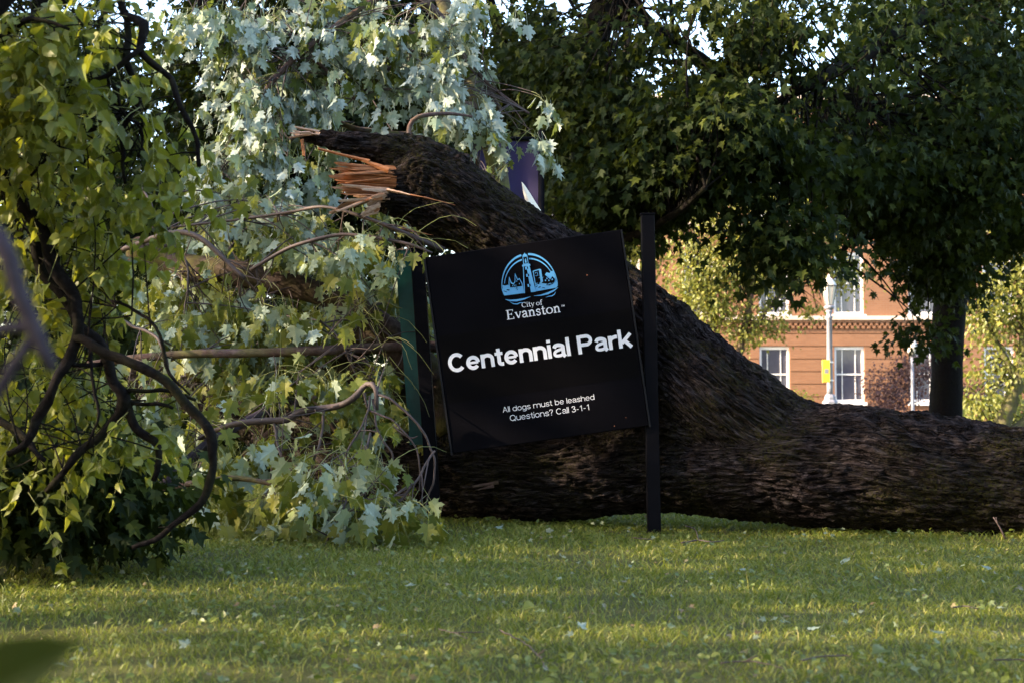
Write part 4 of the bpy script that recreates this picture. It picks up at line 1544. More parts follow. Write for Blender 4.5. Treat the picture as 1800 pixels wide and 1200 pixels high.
    ok = (pos[:, 2] > .07) & clear_of(pos, [(limbs[0][0], 36, .12), (limbs[1][0], 24, .25), (limbs[2][0], 34, .25), (limbs[4][0], 26, .25), (LOG[9:12], 46, .3), ([(722, 500, 9.2, 4), (733, 600, 9.2, 4), (745, 790, 9.2, 4)], 44, .03), ([(778, 480, 9.2, 4), (800, 600, 9.2, 4), (810, 790, 9.2, 4)], 44, .0), ([(850, 470, 9.2, 4), (860, 800, 9.2, 4)], 60, .0),
                                                  ([(590, 330, 9, 3), (660, 330, 9, 3)], 60, .0), ([(520, 250, 9, 3), (700, 300, 9, 3)], 40, .0), ([(790, 400, 9.3, 3), (900, 440, 9.3, 3)], 62, .0), (limbs[7][0], 16, .4), (limbs[8][0], 16, .4)], 1)
    pos, F, z = pos[ok], F[ok], z[ok]
    stems(tw, np.concatenate(sk)[::3], tg, r, .005, 1.3, 4)
    part('twigs', tw, M['twig'], root, True, 'stuff')
    part('leafy_twigs', sp.tw, M['twig_green'], root, True, 'stuff')
    leaf_parts(root, MAPLE, pos, F, z, M['silver_low'], 300)


build_fallen()


# ------------------------------------------------------------------ silver maple hanging over the broken limb
def build_silver():
    D = 11.3
    root = thing('silver_maple', P(890, 880, D), 'silver maple with pale drooping sprays and slanting mossy stem above the broken limb', 'tree')
    b = MB()
    p, q = pix_path([(905, 885, D, 30), (895, 600, D, 24), (880, 340, D, 17), (865, 270, D, 15), (845, 190, D, 14), (822, 120, D, 13), (800, 60, D, 12), (770, -20, D, 11), (730, -140, D, 9), (690, -300, D, 7)], .08)
    b.add(*gnarly_tube(p, q, 22, 3, .08, .005))
    part('trunk', b, M['bark_moss'], root, True)
    sk = [p]
    limbs = [
        [(822, 120, D, 9), (790, 60, D - .2, 7), (830, 30, D - .4, 5), (845, 20, D - .5, 4)],
        [(800, 60, D, 9), (700, -30, D - .3, 9), (560, -60, D - .5, 8), (420, -50, D - .6, 6), (320, -20, D - .6, 4)],
        [(860, 250, D, 7), (880, 200, D - .4, 4), (840, 130, D - .5, 4), (860, 150, D - .6, 3), (900, 180, D - .6, 3), (930, 200, D - .6, 2.4)],
        [(845, 190, D, 8), (760, 170, D - .3, 7), (720, 100, D - .4, 5), (650, 150, D - .6, 4.5), (620, 175, D - .6, 4)],
        [(820, 115, D, 8), (720, 60, D - .3, 6), (560, 90, D - .5, 5), (530, 80, D - .6, 4), (600, 150, D - .6, 3)],
        [(700, -30, D - .3, 7), (600, 40, D - .6, 5.5), (500, 120, D - .8, 5), (430, 220, D - .8, 4), (390, 320, D - .8, 3)],
        [(845, 200, D, 7), (740, 235, D + .2, 6), (640, 230, D - .1, 5), (560, 210, D - .2, 4), (500, 260, D - .3, 3), (430, 330, D - .4, 2.5)],
        [(880, 300, D, 5), (850, 330, D - .5, 3.4), (840, 290, D - .6, 3), (835, 255, D - .6, 2.5)],
    ]
    for k, pp in enumerate(limbs):
        pt, q = pix_path(pp, .05)
        sk.append(pt)
        b = MB()
        b.add(*gnarly_tube(pt, q, 10, k + 70, .08))
        part('limb', b, M['bark_smooth'], root, True)
    sp = Spray(14)
    r = sp.r
    blobs = [
        (350, 30, 60, 40, 10.8, .4, 16, .85, .12), (440, 50, 80, 50, 10.8, .4, 26, .8, .12), (540, 30, 80, 50, 10.8, .4, 28, .8, .125), (640, 40, 90, 50, 10.7, .4, 30, .8, .125), (740, 30, 70, 40, 10.6, .3, 20, .8, .12), (830, 10, 60, 30, 10.6, .3, 14, .8, .12),
        (420, 120, 70, 50, 10.6, .4, 22, .85, .12), (510, 140, 80, 50, 10.6, .4, 28, .85, .12), (600, 110, 70, 50, 10.6, .4, 20, .8, .12), (770, 80, 40, 50, 10.5, .3, 20, .9, .12), (745, 130, 45, 55, 10.5, .3, 22, .9, .12),
        (430, 210, 70, 60, 10.5, .4, 24, .85, .12), (520, 190, 50, 40, 10.6, .3, 14, .8, .12), (400, 300, 70, 55, 10.4, .4, 26, .85, .12), (480, 290, 60, 55, 10.4, .4, 22, .8, .12), (560, 320, 50, 40, 10.4, .3, 12, .8, .12),
        (820, 190, 35, 55, 10.5, .2, 20, .9, .12), (790, 170, 30, 40, 10.5, .2, 12, .9, .12), (830, 250, 40, 35, 10.4, .2, 12, .85, .12), (690, 200, 35, 25, 10.5, .2, 6, .9, .12), (620, 200, 50, 25, 10.6, .2, 8, .85, .12),
        (935, 200, 14, 22, 10.4, .1, 4, .95, .11), (905, 245, 16, 20, 10.4, .1, 3, .9, .11), (930, 255, 22, 30, 10.4, .1, 5, .85, .11), (900, 310, 35, 25, 10.2, .15, 8, .8, .11), (860, 115, 18, 15, 10.6, .1, 2, .9, .11), (905, 20, 20, 20, 10.6, .1, 3, .9, .11), (870, 325, 30, 20, 10.0, .1, 6, .8, .11),
        (580, 250, 90, 40, 11.6, .3, 12, .4, .12), (700, 80, 110, 60, 11.6, .3, 14, .4, .12), (350, 390, 80, 40, 10.4, .4, 16, .8, .12), (470, 380, 100, 40, 10.4, .4, 20, .75, .12)]
    tg = []
    for px, py, rx, ry, d, sd, n, bk, sz in blobs:
        for i in range(int(n * .62)):
            if i % 4 == 0:
                hub = rand_dirs(1, r)[0] * r.rand() ** .5
            u = hub + r.normal(size=3) * .13
            o = P(px + u[0] * rx, py - 20 + u[2] * ry, d + u[1] * sd)
            tg.append(o)
            sp.add(o, (r.normal() * .7 - .1, r.normal() * .6 - .3, r.normal() * .3 - .1), r.uniform(.22, .46), sz, bk, 5, 1.25, .0026)
    tw = MB()
    stems(tw, np.concatenate(sk)[::3], tg, r, .005, 1.2, 4)
    part('twigs', tw, M['twig'], root, True, 'stuff')
    part('leafy_twigs', sp.tw, M['twig_green'], root, True, 'stuff')
    pos, F, z = sp.arrays()
    ok = clear_of(pos, [([(845, 270, 12, 3), (880, 330, 12, 3)], 26, .3), ([(928, 305, 12, 3), (935, 345, 12, 3)], 18, .3), ([(820, 110, 12, 3), (870, 300, 12, 3)], 12, .4)], 5)
    leaf_parts(root, MAPLE, pos[ok], F[ok], z[ok], M['silver_leaf'], 300)


build_silver()


# ------------------------------------------------------------------ heart-leaved tree arching in from the left
def build_heart():
    root = thing('heart_leaved_tree', (-3.6, 4.6, 0), 'yellow-green heart-leaved tree arching dark branches in from the left edge', 'tree')
    b = MB()
    p, q = smooth_path([(-3.6, 4.6, -.05), (-3.55, 4.65, 1.0), (-3.5, 4.7, 2.2), (-3.4, 4.8, 3.6), (-3.2, 5, 5.2)], [.24, .2, .18, .15, .09], .1)
    b.add(*gnarly_tube(p, q, 24, 1, .06, .01))
    part('trunk', b, M['bark_dark'], root, True)
    sk = []
    tr = p
    br = [
        [(-760, 60, 4.8, 40), (-420, 100, 5.2, 30), (-180, 190, 5.4, 20), (-60, 260, 5.5, 17), (0, 305, 5.5, 15), (42, 365, 5.5, 14), (85, 440, 5.5, 13.5), (125, 515, 5.5, 12.5), (134, 560, 5.5, 12), (130, 620, 5.5, 11), (100, 680, 5.5, 10), (55, 755, 5.5, 9), (10, 800, 5.5, 7)],
        [(60, 430, 5.6, 10), (72, 470, 5.6, 11), (110, 520, 5.6, 11.5), (165, 600, 5.6, 11.5), (205, 665, 5.6, 11), (222, 693, 5.6, 11), (190, 735, 5.6, 9), (130, 795, 5.6, 8), (80, 862, 5.6, 6)],
        [(222, 693, 5.6, 9), (240, 745, 5.6, 8), (272, 790, 5.6, 7), (262, 835, 5.6, 5)],
        [(130, 590, 5.5, 9), (190, 618, 5.45, 10.5), (250, 650, 5.4, 10.5), (308, 688, 5.4, 10), (350, 728, 5.4, 9.5), (373, 775, 5.4, 9), (370, 835, 5.4, 8), (345, 890, 5.4, 7), (290, 935, 5.4, 6), (230, 955, 5.4, 4)],
        [(180, -200, 5.2, 14), (205, -60, 5.3, 10), (216, 0, 5.3, 8), (226, 60, 5.3, 7.5), (231, 115, 5.3, 7), (237, 170, 5.3, 6.5), (216, 212, 5.3, 5.5), (212, 250, 5.3, 4), (225, 320, 5.3, 2.5)],
        [(226, 20, 5.3, 8), (244, 45, 5.25, 10), (247, 88, 5.2, 7.5), (285, 125, 5.2, 6.5), (310, 172, 5.2, 5.5), (338, 238, 5.2, 4.5), (350, 298, 5.2, 3.5)],
        [(246, 88, 5.2, 6), (205, 125, 5.2, 4.5), (163, 143, 5.2, 3.5)],
        [(216, 210, 5.3, 5), (160, 228, 5.3, 4.5), (105, 258, 5.3, 3.5), (55, 310, 5.3, 2.5)],
        [(190, 135, 5.3, 3), (215, 190, 5.3, 3), (250, 220, 5.3, 2.2), (245, 280, 5.3, 1.6)],
        [(216, 690, 5.6, 4), (260, 683, 5.6, 4), (310, 688, 5.6, 4), (342, 697, 5.6, 3)],
        [(120, 640, 5.5, 3.5), (150, 642, 5.55, 4), (190, 641, 5.6, 3.5)],
        [(195, 535, 5.6, 2.2), (240, 560, 5.5, 3), (275, 590, 5.5, 3.2), (300, 640, 5.5, 3), (330, 690, 5.5, 2)],
        [(225, 700, 5.6, 4), (270, 706, 5.6, 3.6), (305, 722, 5.6, 2.6)],
        [(-420, 100, 5.2, 18), (-200, -60, 5.4, 14), (20, -120, 5.4, 12), (180, -200, 5.2, 12)],
        [(-180, 190, 5.4, 12), (-60, 90, 5.1, 10), (40, 40, 5.0, 6), (130, 60, 5.0, 3)],
        [(-150, 640, 5.6, 14), (-60, 700, 5.6, 9), (20, 760, 5.6, 7), (80, 800, 5.5, 4)],
        [(-700, 480, 4.9, 34), (-420, 560, 5.2, 24), (-150, 640, 5.6, 14)],
        [(165, 600, 5.6, 4), (160, 660, 5.5, 3.4), (168, 720, 5.5, 2.6), (160, 790, 5.5, 2)],
        # the dark limb crossing the top left corner
        [(-420, 330, 4.6, 34), (-120, 120, 4.3, 34), (-20, 20, 4.2, 32), (30, -60, 4.2, 30), (70, -200, 4.2, 24)],
    ]
    for k, pp in enumerate(br):
        p, q = pix_path(pp, .04)
        sk.append(p)
        b = MB()
        p = p + np.stack([pn(p * 6 + k), pn(p * 6 + 17 + k), pn(p * 6 + 33 + k)], 1) * .05 + np.stack([pn(p * 17 + k), pn(p * 17 + 17 + k), pn(p * 17 + 33 + k)], 1) * .008
        q = q * (1 + .3 * pn(p * 11 + 3)) * .86
        b.add(*gnarly_tube(p, q, 12, k + 90, .22, .002))
        rs = np.random.RandomState(300 + k)
        for i in range(3, len(p) - 2, 4):
            if rs.rand() < .45:
                dd = nrm(rs.normal(size=3) * np.array((1, .5, 1)) + (p[i + 1] - p[i]) * 12)
                L = rs.uniform(.015, .10)
                e = p[i] + dd * (q[i] + L * .6) + np.array((0, 0, -.1)) * L
                b.tube([p[i], p[i] + dd * (q[i] + L * .35), e, e + nrm(dd + rs.normal(size=3) * .5) * L * .5], [.0034, .0028, .0022, .0012], 5)
        part('branch', b, M['bark_dark'], root, True)
    # grey branch hanging close to the camera
    for k, pp in enumerate(([(-900, 260, 2.2, 20), (-300, 330, 1.4, 20), (-60, 390, 1.25, 18), (5, 430, 1.2, 18), (32, 510, 1.2, 17), (62, 580, 1.2, 16), (92, 650, 1.2, 12)], [(62, 575, 1.2, 12), (20, 575, 1.2, 11), (-40, 590, 1.2, 12)],
                            [(60, 590, 1.2, 9), (25, 640, 1.2, 12), (-10, 700, 1.2, 11), (-60, 760, 1.2, 9)])):
        p, q = pix_path(pp, .02)
        b = MB()
        b.add(*gnarly_tube(p, q, 12, k + 130, .12))
        part('branch', b, M['bark_grey'], root, True, None, 'pale grey branch out of focus close to the camera')
    p, q = pix_path([(-60, 760, 1.2, 5), (-60, 950, 1.0, 3), (-40, 1150, .76, 2.4), (-10, 1215, .72, 2)], .02)
    b = MB()
    b.tube(p, q, 6)
    part('stalk', b, M['twig_green'], root, True)
    a, c = P(-10, 1215, .72), P(138, 1118, .72)
    sv, st = HEART[0]
    L = np.linalg.norm(c - a)
    F = leaf_frames(np.array([c - a]), np.array([(.1, -.8, .6)]))[0]
    b = MB()
    b.add(sv @ F.T * L + a, None, st)
    part('leaf', b, M['dark_leaf'], root, False, None, 'dark blurred leaf at the bottom left corner')
    sp = Spray(21)
    r = sp.r
    blobs = [  # px, py, rx, ry, d, sd, n, size
        (60, 60, 90, 60, 5.2, .35, 28, .10), (170, 60, 55, 60, 5.2, .3, 18, .095), (60, 150, 90, 60, 5.3, .35, 28, .10), (160, 160, 60, 50, 5.3, .3, 15, .09), (270, 210, 35, 60, 5.3, .15, 12, .085),
        (60, 240, 90, 60, 5.4, .35, 26, .095), (180, 270, 50, 50, 5.5, .3, 11, .085), (270, 290, 30, 45, 5.4, .15, 7, .085), (60, 340, 80, 60, 5.6, .3, 22, .09), (170, 370, 70, 50, 5.6, .3, 16, .085), (270, 385, 40, 40, 5.6, .2, 8, .085),
        (90, 440, 80, 50, 5.8, .3, 18, .085), (190, 450, 60, 50, 5.8, .3, 14, .085), (50, 540, 80, 60, 5.9, .3, 16, .085), (180, 540, 50, 40, 5.9, .2, 7, .085), (40, 660, 80, 60, 5.9, .3, 18, .085), (120, 700, 70, 60, 5.9, .3, 14, .085),
        (40, 770, 90, 50, 5.8, .3, 8, .085), (140, 780, 70, 50, 5.8, .3, 6, .085), (60, 850, 100, 45, 5.8, .3, 4, .08), (200, 850, 70, 45, 5.8, .3, 4, .08), (240, 760, 40, 60, 5.7, .2, 9, .085), (30, 400, 120, 300, 6.5, .4, 36, .085)]
    tg = []
    for px, py, rx, ry, d, sd, n, sz in blobs:
        for i in range(int(n * .9)):
            u = rand_dirs(1, r)[0] * r.rand() ** .5
            o = P(px + u[0] * rx - 10, py - 20 + u[2] * ry, d + u[1] * sd)
            o[2] = max(o[2], .15)
            tg.append(o)
            sp.add(o, (r.normal() * .7 + .1, r.normal() * .5 - .1, r.normal() * .3 - .1), r.uniform(.16, .34), sz * .68, .4, 5, .8, .002, .8, .2, .35, .62)
    tw = MB()
    stems(tw, np.concatenate(sk)[::3], tg, r, .0035, 1.0, 4)
    part('twigs', tw, M['bark_dark'], root, True, 'stuff')
    part('leafy_twigs', sp.tw, M['twig_green'], root, True, 'stuff')
    pos, F, z = sp.arrays()
    ok = (pos[:, 2] > .05) & clear_of(pos, [(b_, 22, .4) for b_ in br[:9]], 2)
    leaf_parts(root, HEART, pos[ok], F[ok], z[ok], M['heart_leaf'], 300)


build_heart()

# ------------------------------------------------------------------ lettering
def arc(cx, cy, rx, ry, a0, a1, n=14):
    a = np.radians(np.linspace(a0, a1, n))
    return [(cx + rx * math.cos(t), cy + ry * math.sin(t)) for t in a]


def curve(pts, n=6):
    p, _ = smooth_path([(a, b, 0) for a, b in pts], [1] * len(pts), 1e9)
    c = np.array([(a, b, 0) for a, b in pts], float)
    e = np.concatenate([[2 * c[0] - c[1]], c, [2 * c[-1] - c[-2]]])
    out = []
    for i in range(len(c) - 1):
        p0, p1, p2, p3 = e[i:i + 4]
        for t in np.linspace(0, 1, n, endpoint=False):
            q = 0.5 * ((2 * p1) + (-p0 + p2) * t + (2 * p0 - 5 * p1 + 4 * p2 - p3) * t ** 2 + (-p0 + 3 * p1 - 3 * p2 + p3) * t ** 3)
            out.append((q[0], q[1]))
    out.append(tuple(pts[-1]))
    return out


def glyph(ch, w, hz=None):
    """strokes [(points, width or [widths])] and the advance of a sans letter; hz = width of the flat strokes"""
    h = w / 2
    X, C = .53, .72
    t = (hz or w * .86)
    g = t / 2
    if ch == ' ':
        return [], .22
    if ch == 'C':
        W = .68
        return [(arc(W / 2, C / 2, W / 2 - h, C / 2 - g, 40, 320, 26), w)], W - .02
    if ch == 'e':
        W = .54
        return [(arc(W / 2, X / 2, W / 2 - h, X / 2 - g, 0, 322, 26), w), ([(h * 1.9, X / 2), (W - h * 1.0, X / 2)], t * .8)], W
    if ch == 'c':
        W = .50
        return [(arc(W / 2, X / 2, W / 2 - h, X / 2 - g, 42, 318, 22), w)], W
    if ch == 'o':
        W = .56
        return [(arc(W / 2, X / 2, W / 2 - h, X / 2 - g, 0, 360, 28), w)], W
    if ch in 'nhmru':
        W = .52
        if ch == 'u':
            return [([(h, X), (h, .2)] + arc(W / 2, .2, W / 2 - h, .2 - g, 180, 360, 12)[1:], w), ([(W - h, X), (W - h, 0)], w)], W
        top = C if ch == 'h' else X
        s = [([(h, 0), (h, top)], w)]
        if ch == 'r':
            s.append((arc(.32, X - .22, .32 - h, .22 - g, 170, 95, 8) + [(.36, X - g)], w))
            return s, .35
        a = arc(W / 2, X - .21, W / 2 - h, .21 - g, 180, 0, 12) + [(W - h, 0)]
        s.append((a, w))
        if ch == 'm':
            W2 = W - w * .8
            a2 = [(x + W2 - .02, y) for x, y in a]
            s.append((a2, w))
            return s, W + W2 - .02
        return s, W
    if ch == 't':
        return [([(.15, .67), (.15, .14)] + arc(.15 + .11, .14, .11, .14 - g, 180, 260, 7)[1:] + [(.32, g)], w), ([(.0, X - g), (.31, X - g)], t)], .32
    if ch == 'i':
        return [([(h, 0), (h, X)], w), ([(h, .61), (h, C)], w)], w
    if ch == 'l':
        return [([(h, 0), (h, C)], w)], w
    if ch == 'a':
        W = .52
        return [(curve([(.05 + h * .5, .37), (.12 + h * .3, X - g - .02), (.27, X - g), (.43 - h * .3, X - g - .05), (W - h - .02, .34), (W - h - .02, .1), (W - h * .4, .0)], 6), w),
                (curve([(W - h - .04, .31), (.30, .29), (.12 + h * .2, .24), (h + .01, .15), (.12, g + .02), (.24, g), (.38, .09), (W - h - .03, .2)], 5), t * .95)], W
    if ch == 'P':
        return [([(h, 0), (h, C)], w), ([(w, C - g), (.36, C - g)] + arc(.36, C - .22, .60 - .36 - h, .22 - g, 90, -90, 14) + [(w, C - .44 + g)], w * .93)], .61
    if ch == 'k':
        return [([(h, 0), (h, C)], w), ([(w * .9, .19), (.50, X)], w * .95), ([(.22, .31), (.49, 0)], w)], .53
    if ch in 'db':
        W = .55
        s = [(arc(W / 2, X / 2, W / 2 - h, X / 2 - g, 0, 360, 26), w)]
        x = W - h if ch == 'd' else h
        return s + [([(x, 0), (x, C)], w)], W
    if ch == 'g':
        W = .55
        return [(arc(W / 2, X / 2, W / 2 - h, X / 2 - g, 0, 360, 26), w), ([(W - h, X), (W - h, -.02)] + arc(W / 2, -.02, W / 2 - h, .18 - g, 0, -155, 14)[1:], w)], W
    if ch == 's':
        return [(curve([(.43, .40), (.36, X - g - .02), (.24, X - g), (.10, X - g - .05), (.06, .38), (.14, .30), (.30, .25), (.42, .19), (.43, .11), (.36, g + .02), (.24, g), (.10, g + .03), (.04, .15)], 4), w)], .47
    if ch == 'A':
        return [([(.02 + h, 0), (.33, C)], w), ([(.64 - h, 0), (.33, C)], w), ([(.14, .25), (.52, .25)], t)], .66
    if ch == 'Q':
        W = .72
        return [(arc(W / 2, C / 2, W / 2 - h, C / 2 - g, 0, 360, 30), w), ([(.44, .18), (.68, -.03)], w)], W
    if ch == '?':
        return [(curve([(.04, .52), (.08, .64), (.22, C - g), (.38, .64), (.40, .52), (.34, .42), (.25, .33), (.22, .20)], 4), w), ([(.22, 0), (.22, .10)], w * 1.15)], .46
    if ch == '3':
        return [(curve([(.05, .55), (.10, .66), (.23, C - g), (.38, .64), (.40, .54), (.34, .42), (.20, .385)], 5), w), (curve([(.20, .375), (.37, .34), (.44, .2), (.37, .06), (.22, g), (.08, .06), (.03, .18)], 5), w)], .48
    if ch == '1':
        return [([(.28, 0), (.28, C)], w), ([(.08, .53), (.20, .57), (.27, .66)], t)], .40
    if ch == '-':
        return [([(.03, .26), (.28, .26)], t)], .31
    return [], .3


def serif(ch):
    """strokes of a serif letter with thick and thin parts"""
    a, b = .105, .05
    X, C = .46, .70
    s = lambda x0, x1, y: ([(x0, y), (x1, y)], b * .9)
    if ch == ' ':
        return [], .2
    if ch == 'E':
        return [([(.16, 0), (.16, C)], a), s(.03, .56, b / 2), s(.03, .54, C - b / 2), s(.2, .42, .36), ([(.565, .0), (.535, .17)], b), ([(.53, C), (.52, C - .15)], b), ([(.42, .28), (.42, .44)], b)], .62
    if ch == 'C':
        p = arc(.36, C / 2, .30, C / 2 - .02, 50, 315, 24)
        return [(p, list(np.interp(np.linspace(0, 1, 24), [0, .25, .5, .8, 1], [.05, .05, .115, .06, .04]))), ([(.56, C), (.57, .48)], b)], .64
    if ch == 'i':
        return [([(.13, 0), (.13, X)], a * .9), s(.02, .25, b / 2), s(.03, .13, X - b / 2), ([(.13, .57), (.13, .67)], a)], .25
    if ch == 't':
        return [(curve([(.15, .62), (.15, .12), (.20, .035), (.32, .05)], 6), a * .85), s(.02, .31, X - b / 2)], .33
    if ch == 'y':
        return [([(.07, X), (.25, .04)], a * .9), (curve([(.44, X), (.26, .02), (.17, -.17), (.05, -.19)], 5), b), s(.0, .17, X - b / 2), s(.35, .50, X - b / 2)], .48
    if ch == 'v':
        return [([(.07, X), (.26, .0)], a * .95), ([(.44, X), (.26, .0)], b), s(.0, .18, X - b / 2), s(.35, .50, X - b / 2)], .48
    if ch == 'o':
        p = arc(.25, X / 2, .21, X / 2 - .02, 90, 450, 30)
        return [(p, list(.075 - .03 * np.cos(np.linspace(0, 4 * math.pi, 30))))], .50
    if ch == 'f':
        return [(curve([(.36, .66), (.29, .70), (.19, .64), (.16, .5), (.16, .0)], 5), a * .85), s(.02, .31, X - b / 2), s(.04, .29, b / 2)], .33
    if ch == 'a':
        return [(curve([(.06, .34), (.12, .43), (.23, .45), (.32, .38), (.33, .1), (.37, .03), (.43, .05)], 5), a * .85), (curve([(.31, .27), (.14, .22), (.055, .12), (.12, .02), (.23, .03), (.32, .1)], 5), .07)], .44
    if ch == 'n':
        return [([(.12, 0), (.12, X)], a * .9), (curve([(.13, .33), (.24, .44), (.35, .42), (.40, .3), (.40, 0)], 5), a * .85), s(.01, .24, b / 2), s(.29, .52, b / 2), s(.02, .12, X - b / 2)], .53
    if ch == 's':
        return [(curve([(.31, .34), (.27, .43), (.18, .45), (.08, .40), (.08, .31), (.18, .25), (.30, .18), (.31, .08), (.22, .02), (.12, .02), (.05, .12)], 4), .075)], .37
    if ch == 'T':
        return [([(.25, 0), (.25, C)], .1), s(.03, .47, C - .04)], .5
    if ch == 'M':
        return [([(.08, 0), (.08, C)], .08), ([(.08, C), (.33, .1)], .08), ([(.33, .1), (.58, C)], .08), ([(.58, C), (.58, 0)], .09)], .66
    return [], .3


def stroke_geo(pts, w, sc, ox, oy, z, mb, to3):
    p = np.array(pts, float)
    n = len(p)
    w = np.broadcast_to(np.asarray(w, float), (n,))
    closed = np.linalg.norm(p[0] - p[-1]) < 1e-6 and n > 4
    T = np.gradient(p, axis=0)
    if closed:
        T[0] = T[-1] = p[1] - p[-2]
    T = T / np.maximum(np.linalg.norm(T, axis=1, keepdims=True), 1e-9)
    Nn = np.stack([-T[:, 1], T[:, 0]], 1)
    A, B = p + Nn * w[:, None] / 2, p - Nn * w[:, None] / 2
    v2 = np.concatenate([A, B]) * sc + np.array((ox, oy))
    i = np.arange(n - 1)
    q = np.stack([i, i + n, i + n + 1, i + 1], 1)
    mb.add(to3(v2, z), q)


def text_geo(txt, fn, height_sc, x, y, mb, to3, width=None, anchor='c', gap=.075, z0=.0012):
    """lay txt out on the panel; width fixes the total width in panel units"""
    adv, gl = 0.0, []
    for ch in txt:
        st, a = fn(ch)
        gl.append((adv, st))
        adv += a + gap
    adv -= gap
    sc = width / adv if width else height_sc
    x0 = x - adv * sc / 2 if anchor == 'c' else x
    for off, st in gl:
        for k, (p, w) in enumerate(st):
            stroke_geo(p, w, sc, x0 + off * sc, y, z0 + .0002 * k, mb, to3)
    return sc


# ------------------------------------------------------------------ the park sign
def build_sign():
    D = 8.60
    ctr = P(943.5, 599.5, D)
    ang = R(8.1)
    U = np.array((math.cos(ang), 0, math.sin(ang)))
    Vv = np.array((-math.sin(ang), 0, math.cos(ang)))
    W2 = 347.5 * PX(D) / 2
    TH = .055
    root = thing('park_sign', (ctr[0], D, 0), 'black park sign leaning askew between two posts against the fallen trunk', 'sign')

    def to3(v2, z):
        v2 = np.asarray(v2, float)
        return ctr + v2[:, :1] * U + v2[:, 1:2] * Vv + np.array((0, -1.0, 0)) * z

    def loc(px, py):
        d = P(px, py, D) - ctr
        return float(d @ U), float(d @ Vv)

    def slab(x0, x1, y0, y1, z0, z1):
        b = MB()
        c = [(x0, y0), (x1, y0), (x1, y1), (x0, y1)]
        v = np.concatenate([to3(np.array(c), z0), to3(np.array(c), z1)])
        b.add(v, [(0, 3, 2, 1), (4, 5, 6, 7), (0, 1, 5, 4), (1, 2, 6, 5), (2, 3, 7, 6), (3, 0, 4, 7)])
        return b
    pan = part('panel', slab(-W2, W2, -W2, W2, -TH, 0), M['sign_black'], root)
    bv = pan.modifiers.new('bevel', 'BEVEL')
    bv.width = .003
    y0, y1 = loc(950, 695)[1] + .0, loc(950, 565)[1]
    part('title_band', slab(-W2 + .012, W2 - .012, y0 + .03, y1, -.002, .0006), M['sign_band'], pan)
    # thin side rails of the panel
    part('edge_rail', slab(-W2 - .012, -W2 - .0015, -W2 - .01, W2 - .01, -TH, .004), M['trim_black'], pan)
    part('edge_rail', slab(W2 + .0015, W2 + .012, -W2 - .01, W2 + .0, -TH, .004), M['trim_black'], pan)
    k = PX(D)
    # words
    b = MB()
    x, y = loc(950, 631.5)
    xl, _ = loc(790, 655)
    xr, yb = loc(1112, 606)
    _, ybl = loc(800, 653.5)
    text_geo('Centennial Park', lambda c: glyph(c, .142, .118), None, (xl + xr) / 2, ybl, b, to3, xr - xl, gap=.04)
    part('title', b, M['sign_white'], pan)
    xl, yl = loc(884, 724.5)
    xr, _ = loc(1045, 700)
    b = MB()
    text_geo('All dogs must be leashed', lambda c: glyph(c, .072, .062), None, (xl + xr) / 2, yl, b, to3, xr - xl, gap=.075)
    xl, yl = loc(897, 739.5)
    xr, _ = loc(1037, 719)
    text_geo('Questions? Call 3-1-1', lambda c: glyph(c, .072, .062), None, (xl + xr) / 2, yl, b, to3, xr - xl, gap=.075)
    part('notice', b, M['sign_white'], pan)
    b = MB()
    xl, yl = loc(917.5, 541)
    xr, _ = loc(953.5, 536)
    text_geo('City of', serif, None, (xl + xr) / 2, yl, b, to3, xr - xl, gap=.03)
    xl, yl = loc(890.5, 562.5)
    xr, _ = loc(986, 549)
    text_geo('Evanston', serif, None, (xl + xr) / 2, yl, b, to3, xr - xl, gap=.03)
    xl, yl = loc(986.5, 540)
    text_geo('TM', serif, 5.0 * k, xl, yl, b, to3, None, 'l')
    part('city_name', b, M['sign_white'], pan)
    # emblem: lighthouse in a double arch, houses, trees and waves; units are photo pixels from the middle of its base line
    ex, ey = loc(931.5, 506.5)
    e = MB()
    dk = MB()
    zc = [.0012]

    def poly(pts, mb=e, dz=0.0):
        """flat polygon, ear clipped"""
        from mathutils.geometry import tessellate_polygon
        p = [Vector((a, c, 0)) for a, c in pts]
        tri = tessellate_polygon([p])
        zc[0] += .00008
        v = to3(np.array([(ex + a * k, ey + c * k) for a, c in pts]), zc[0] + dz)
        tt = []
        for t in tri:
            (x0, y0), (x1, y1), (x2, y2) = [pts[i] for i in t]
            if (x1 - x0) * (y2 - y0) - (x2 - x0) * (y1 - y0) < 0:
                t = (t[0], t[2], t[1])
            tt.append(t)
        mb.add(v, None, tt)

    def line(pts, w, mb=e):
        zc[0] += .00008
        stroke_geo([(a, c) for a, c in pts], w, k, ex, ey, zc[0], mb, to3)
    # double arch, thick at the crown and thin at the foot
    for (rx, ry, t0, t1) in ((49, 58, 1.2, 3.6), (44.5, 50, .8, 2.7)):
        for a0, a1 in ((6, 84), (98, 174)) if rx > 48 else ((14, 83), (99, 166)):
            aa = np.linspace(a0, a1, 20)
            p = arc(0, 2, rx, ry, a0, a1, 20)
            line(p, list(t0 + (t1 - t0) * np.sin(np.radians(aa)) ** 2))
    line([(-49, 8), (-48.5, 2), (-47, -4), (-46, -7)], 1.2)
    line([(49, 8), (49, 2), (48, -4)], 1.2)
    # banks of trees
    poly([(-46.5, -7), (-11.5, -7.5), (-11.5, 5), (-17, 4), (-22, 7), (-27, 4), (-32, 9), (-38, 11), (-43, 10), (-47, 12), (-48, 2)])
    poly([(9, -7.5), (47, -6), (48.5, 4), (45, 24), (41, 24), (38, 21), (33, 23), (28, 18), (20, 10), (17, 4), (10, 6)])
    rr = np.random.RandomState(4)
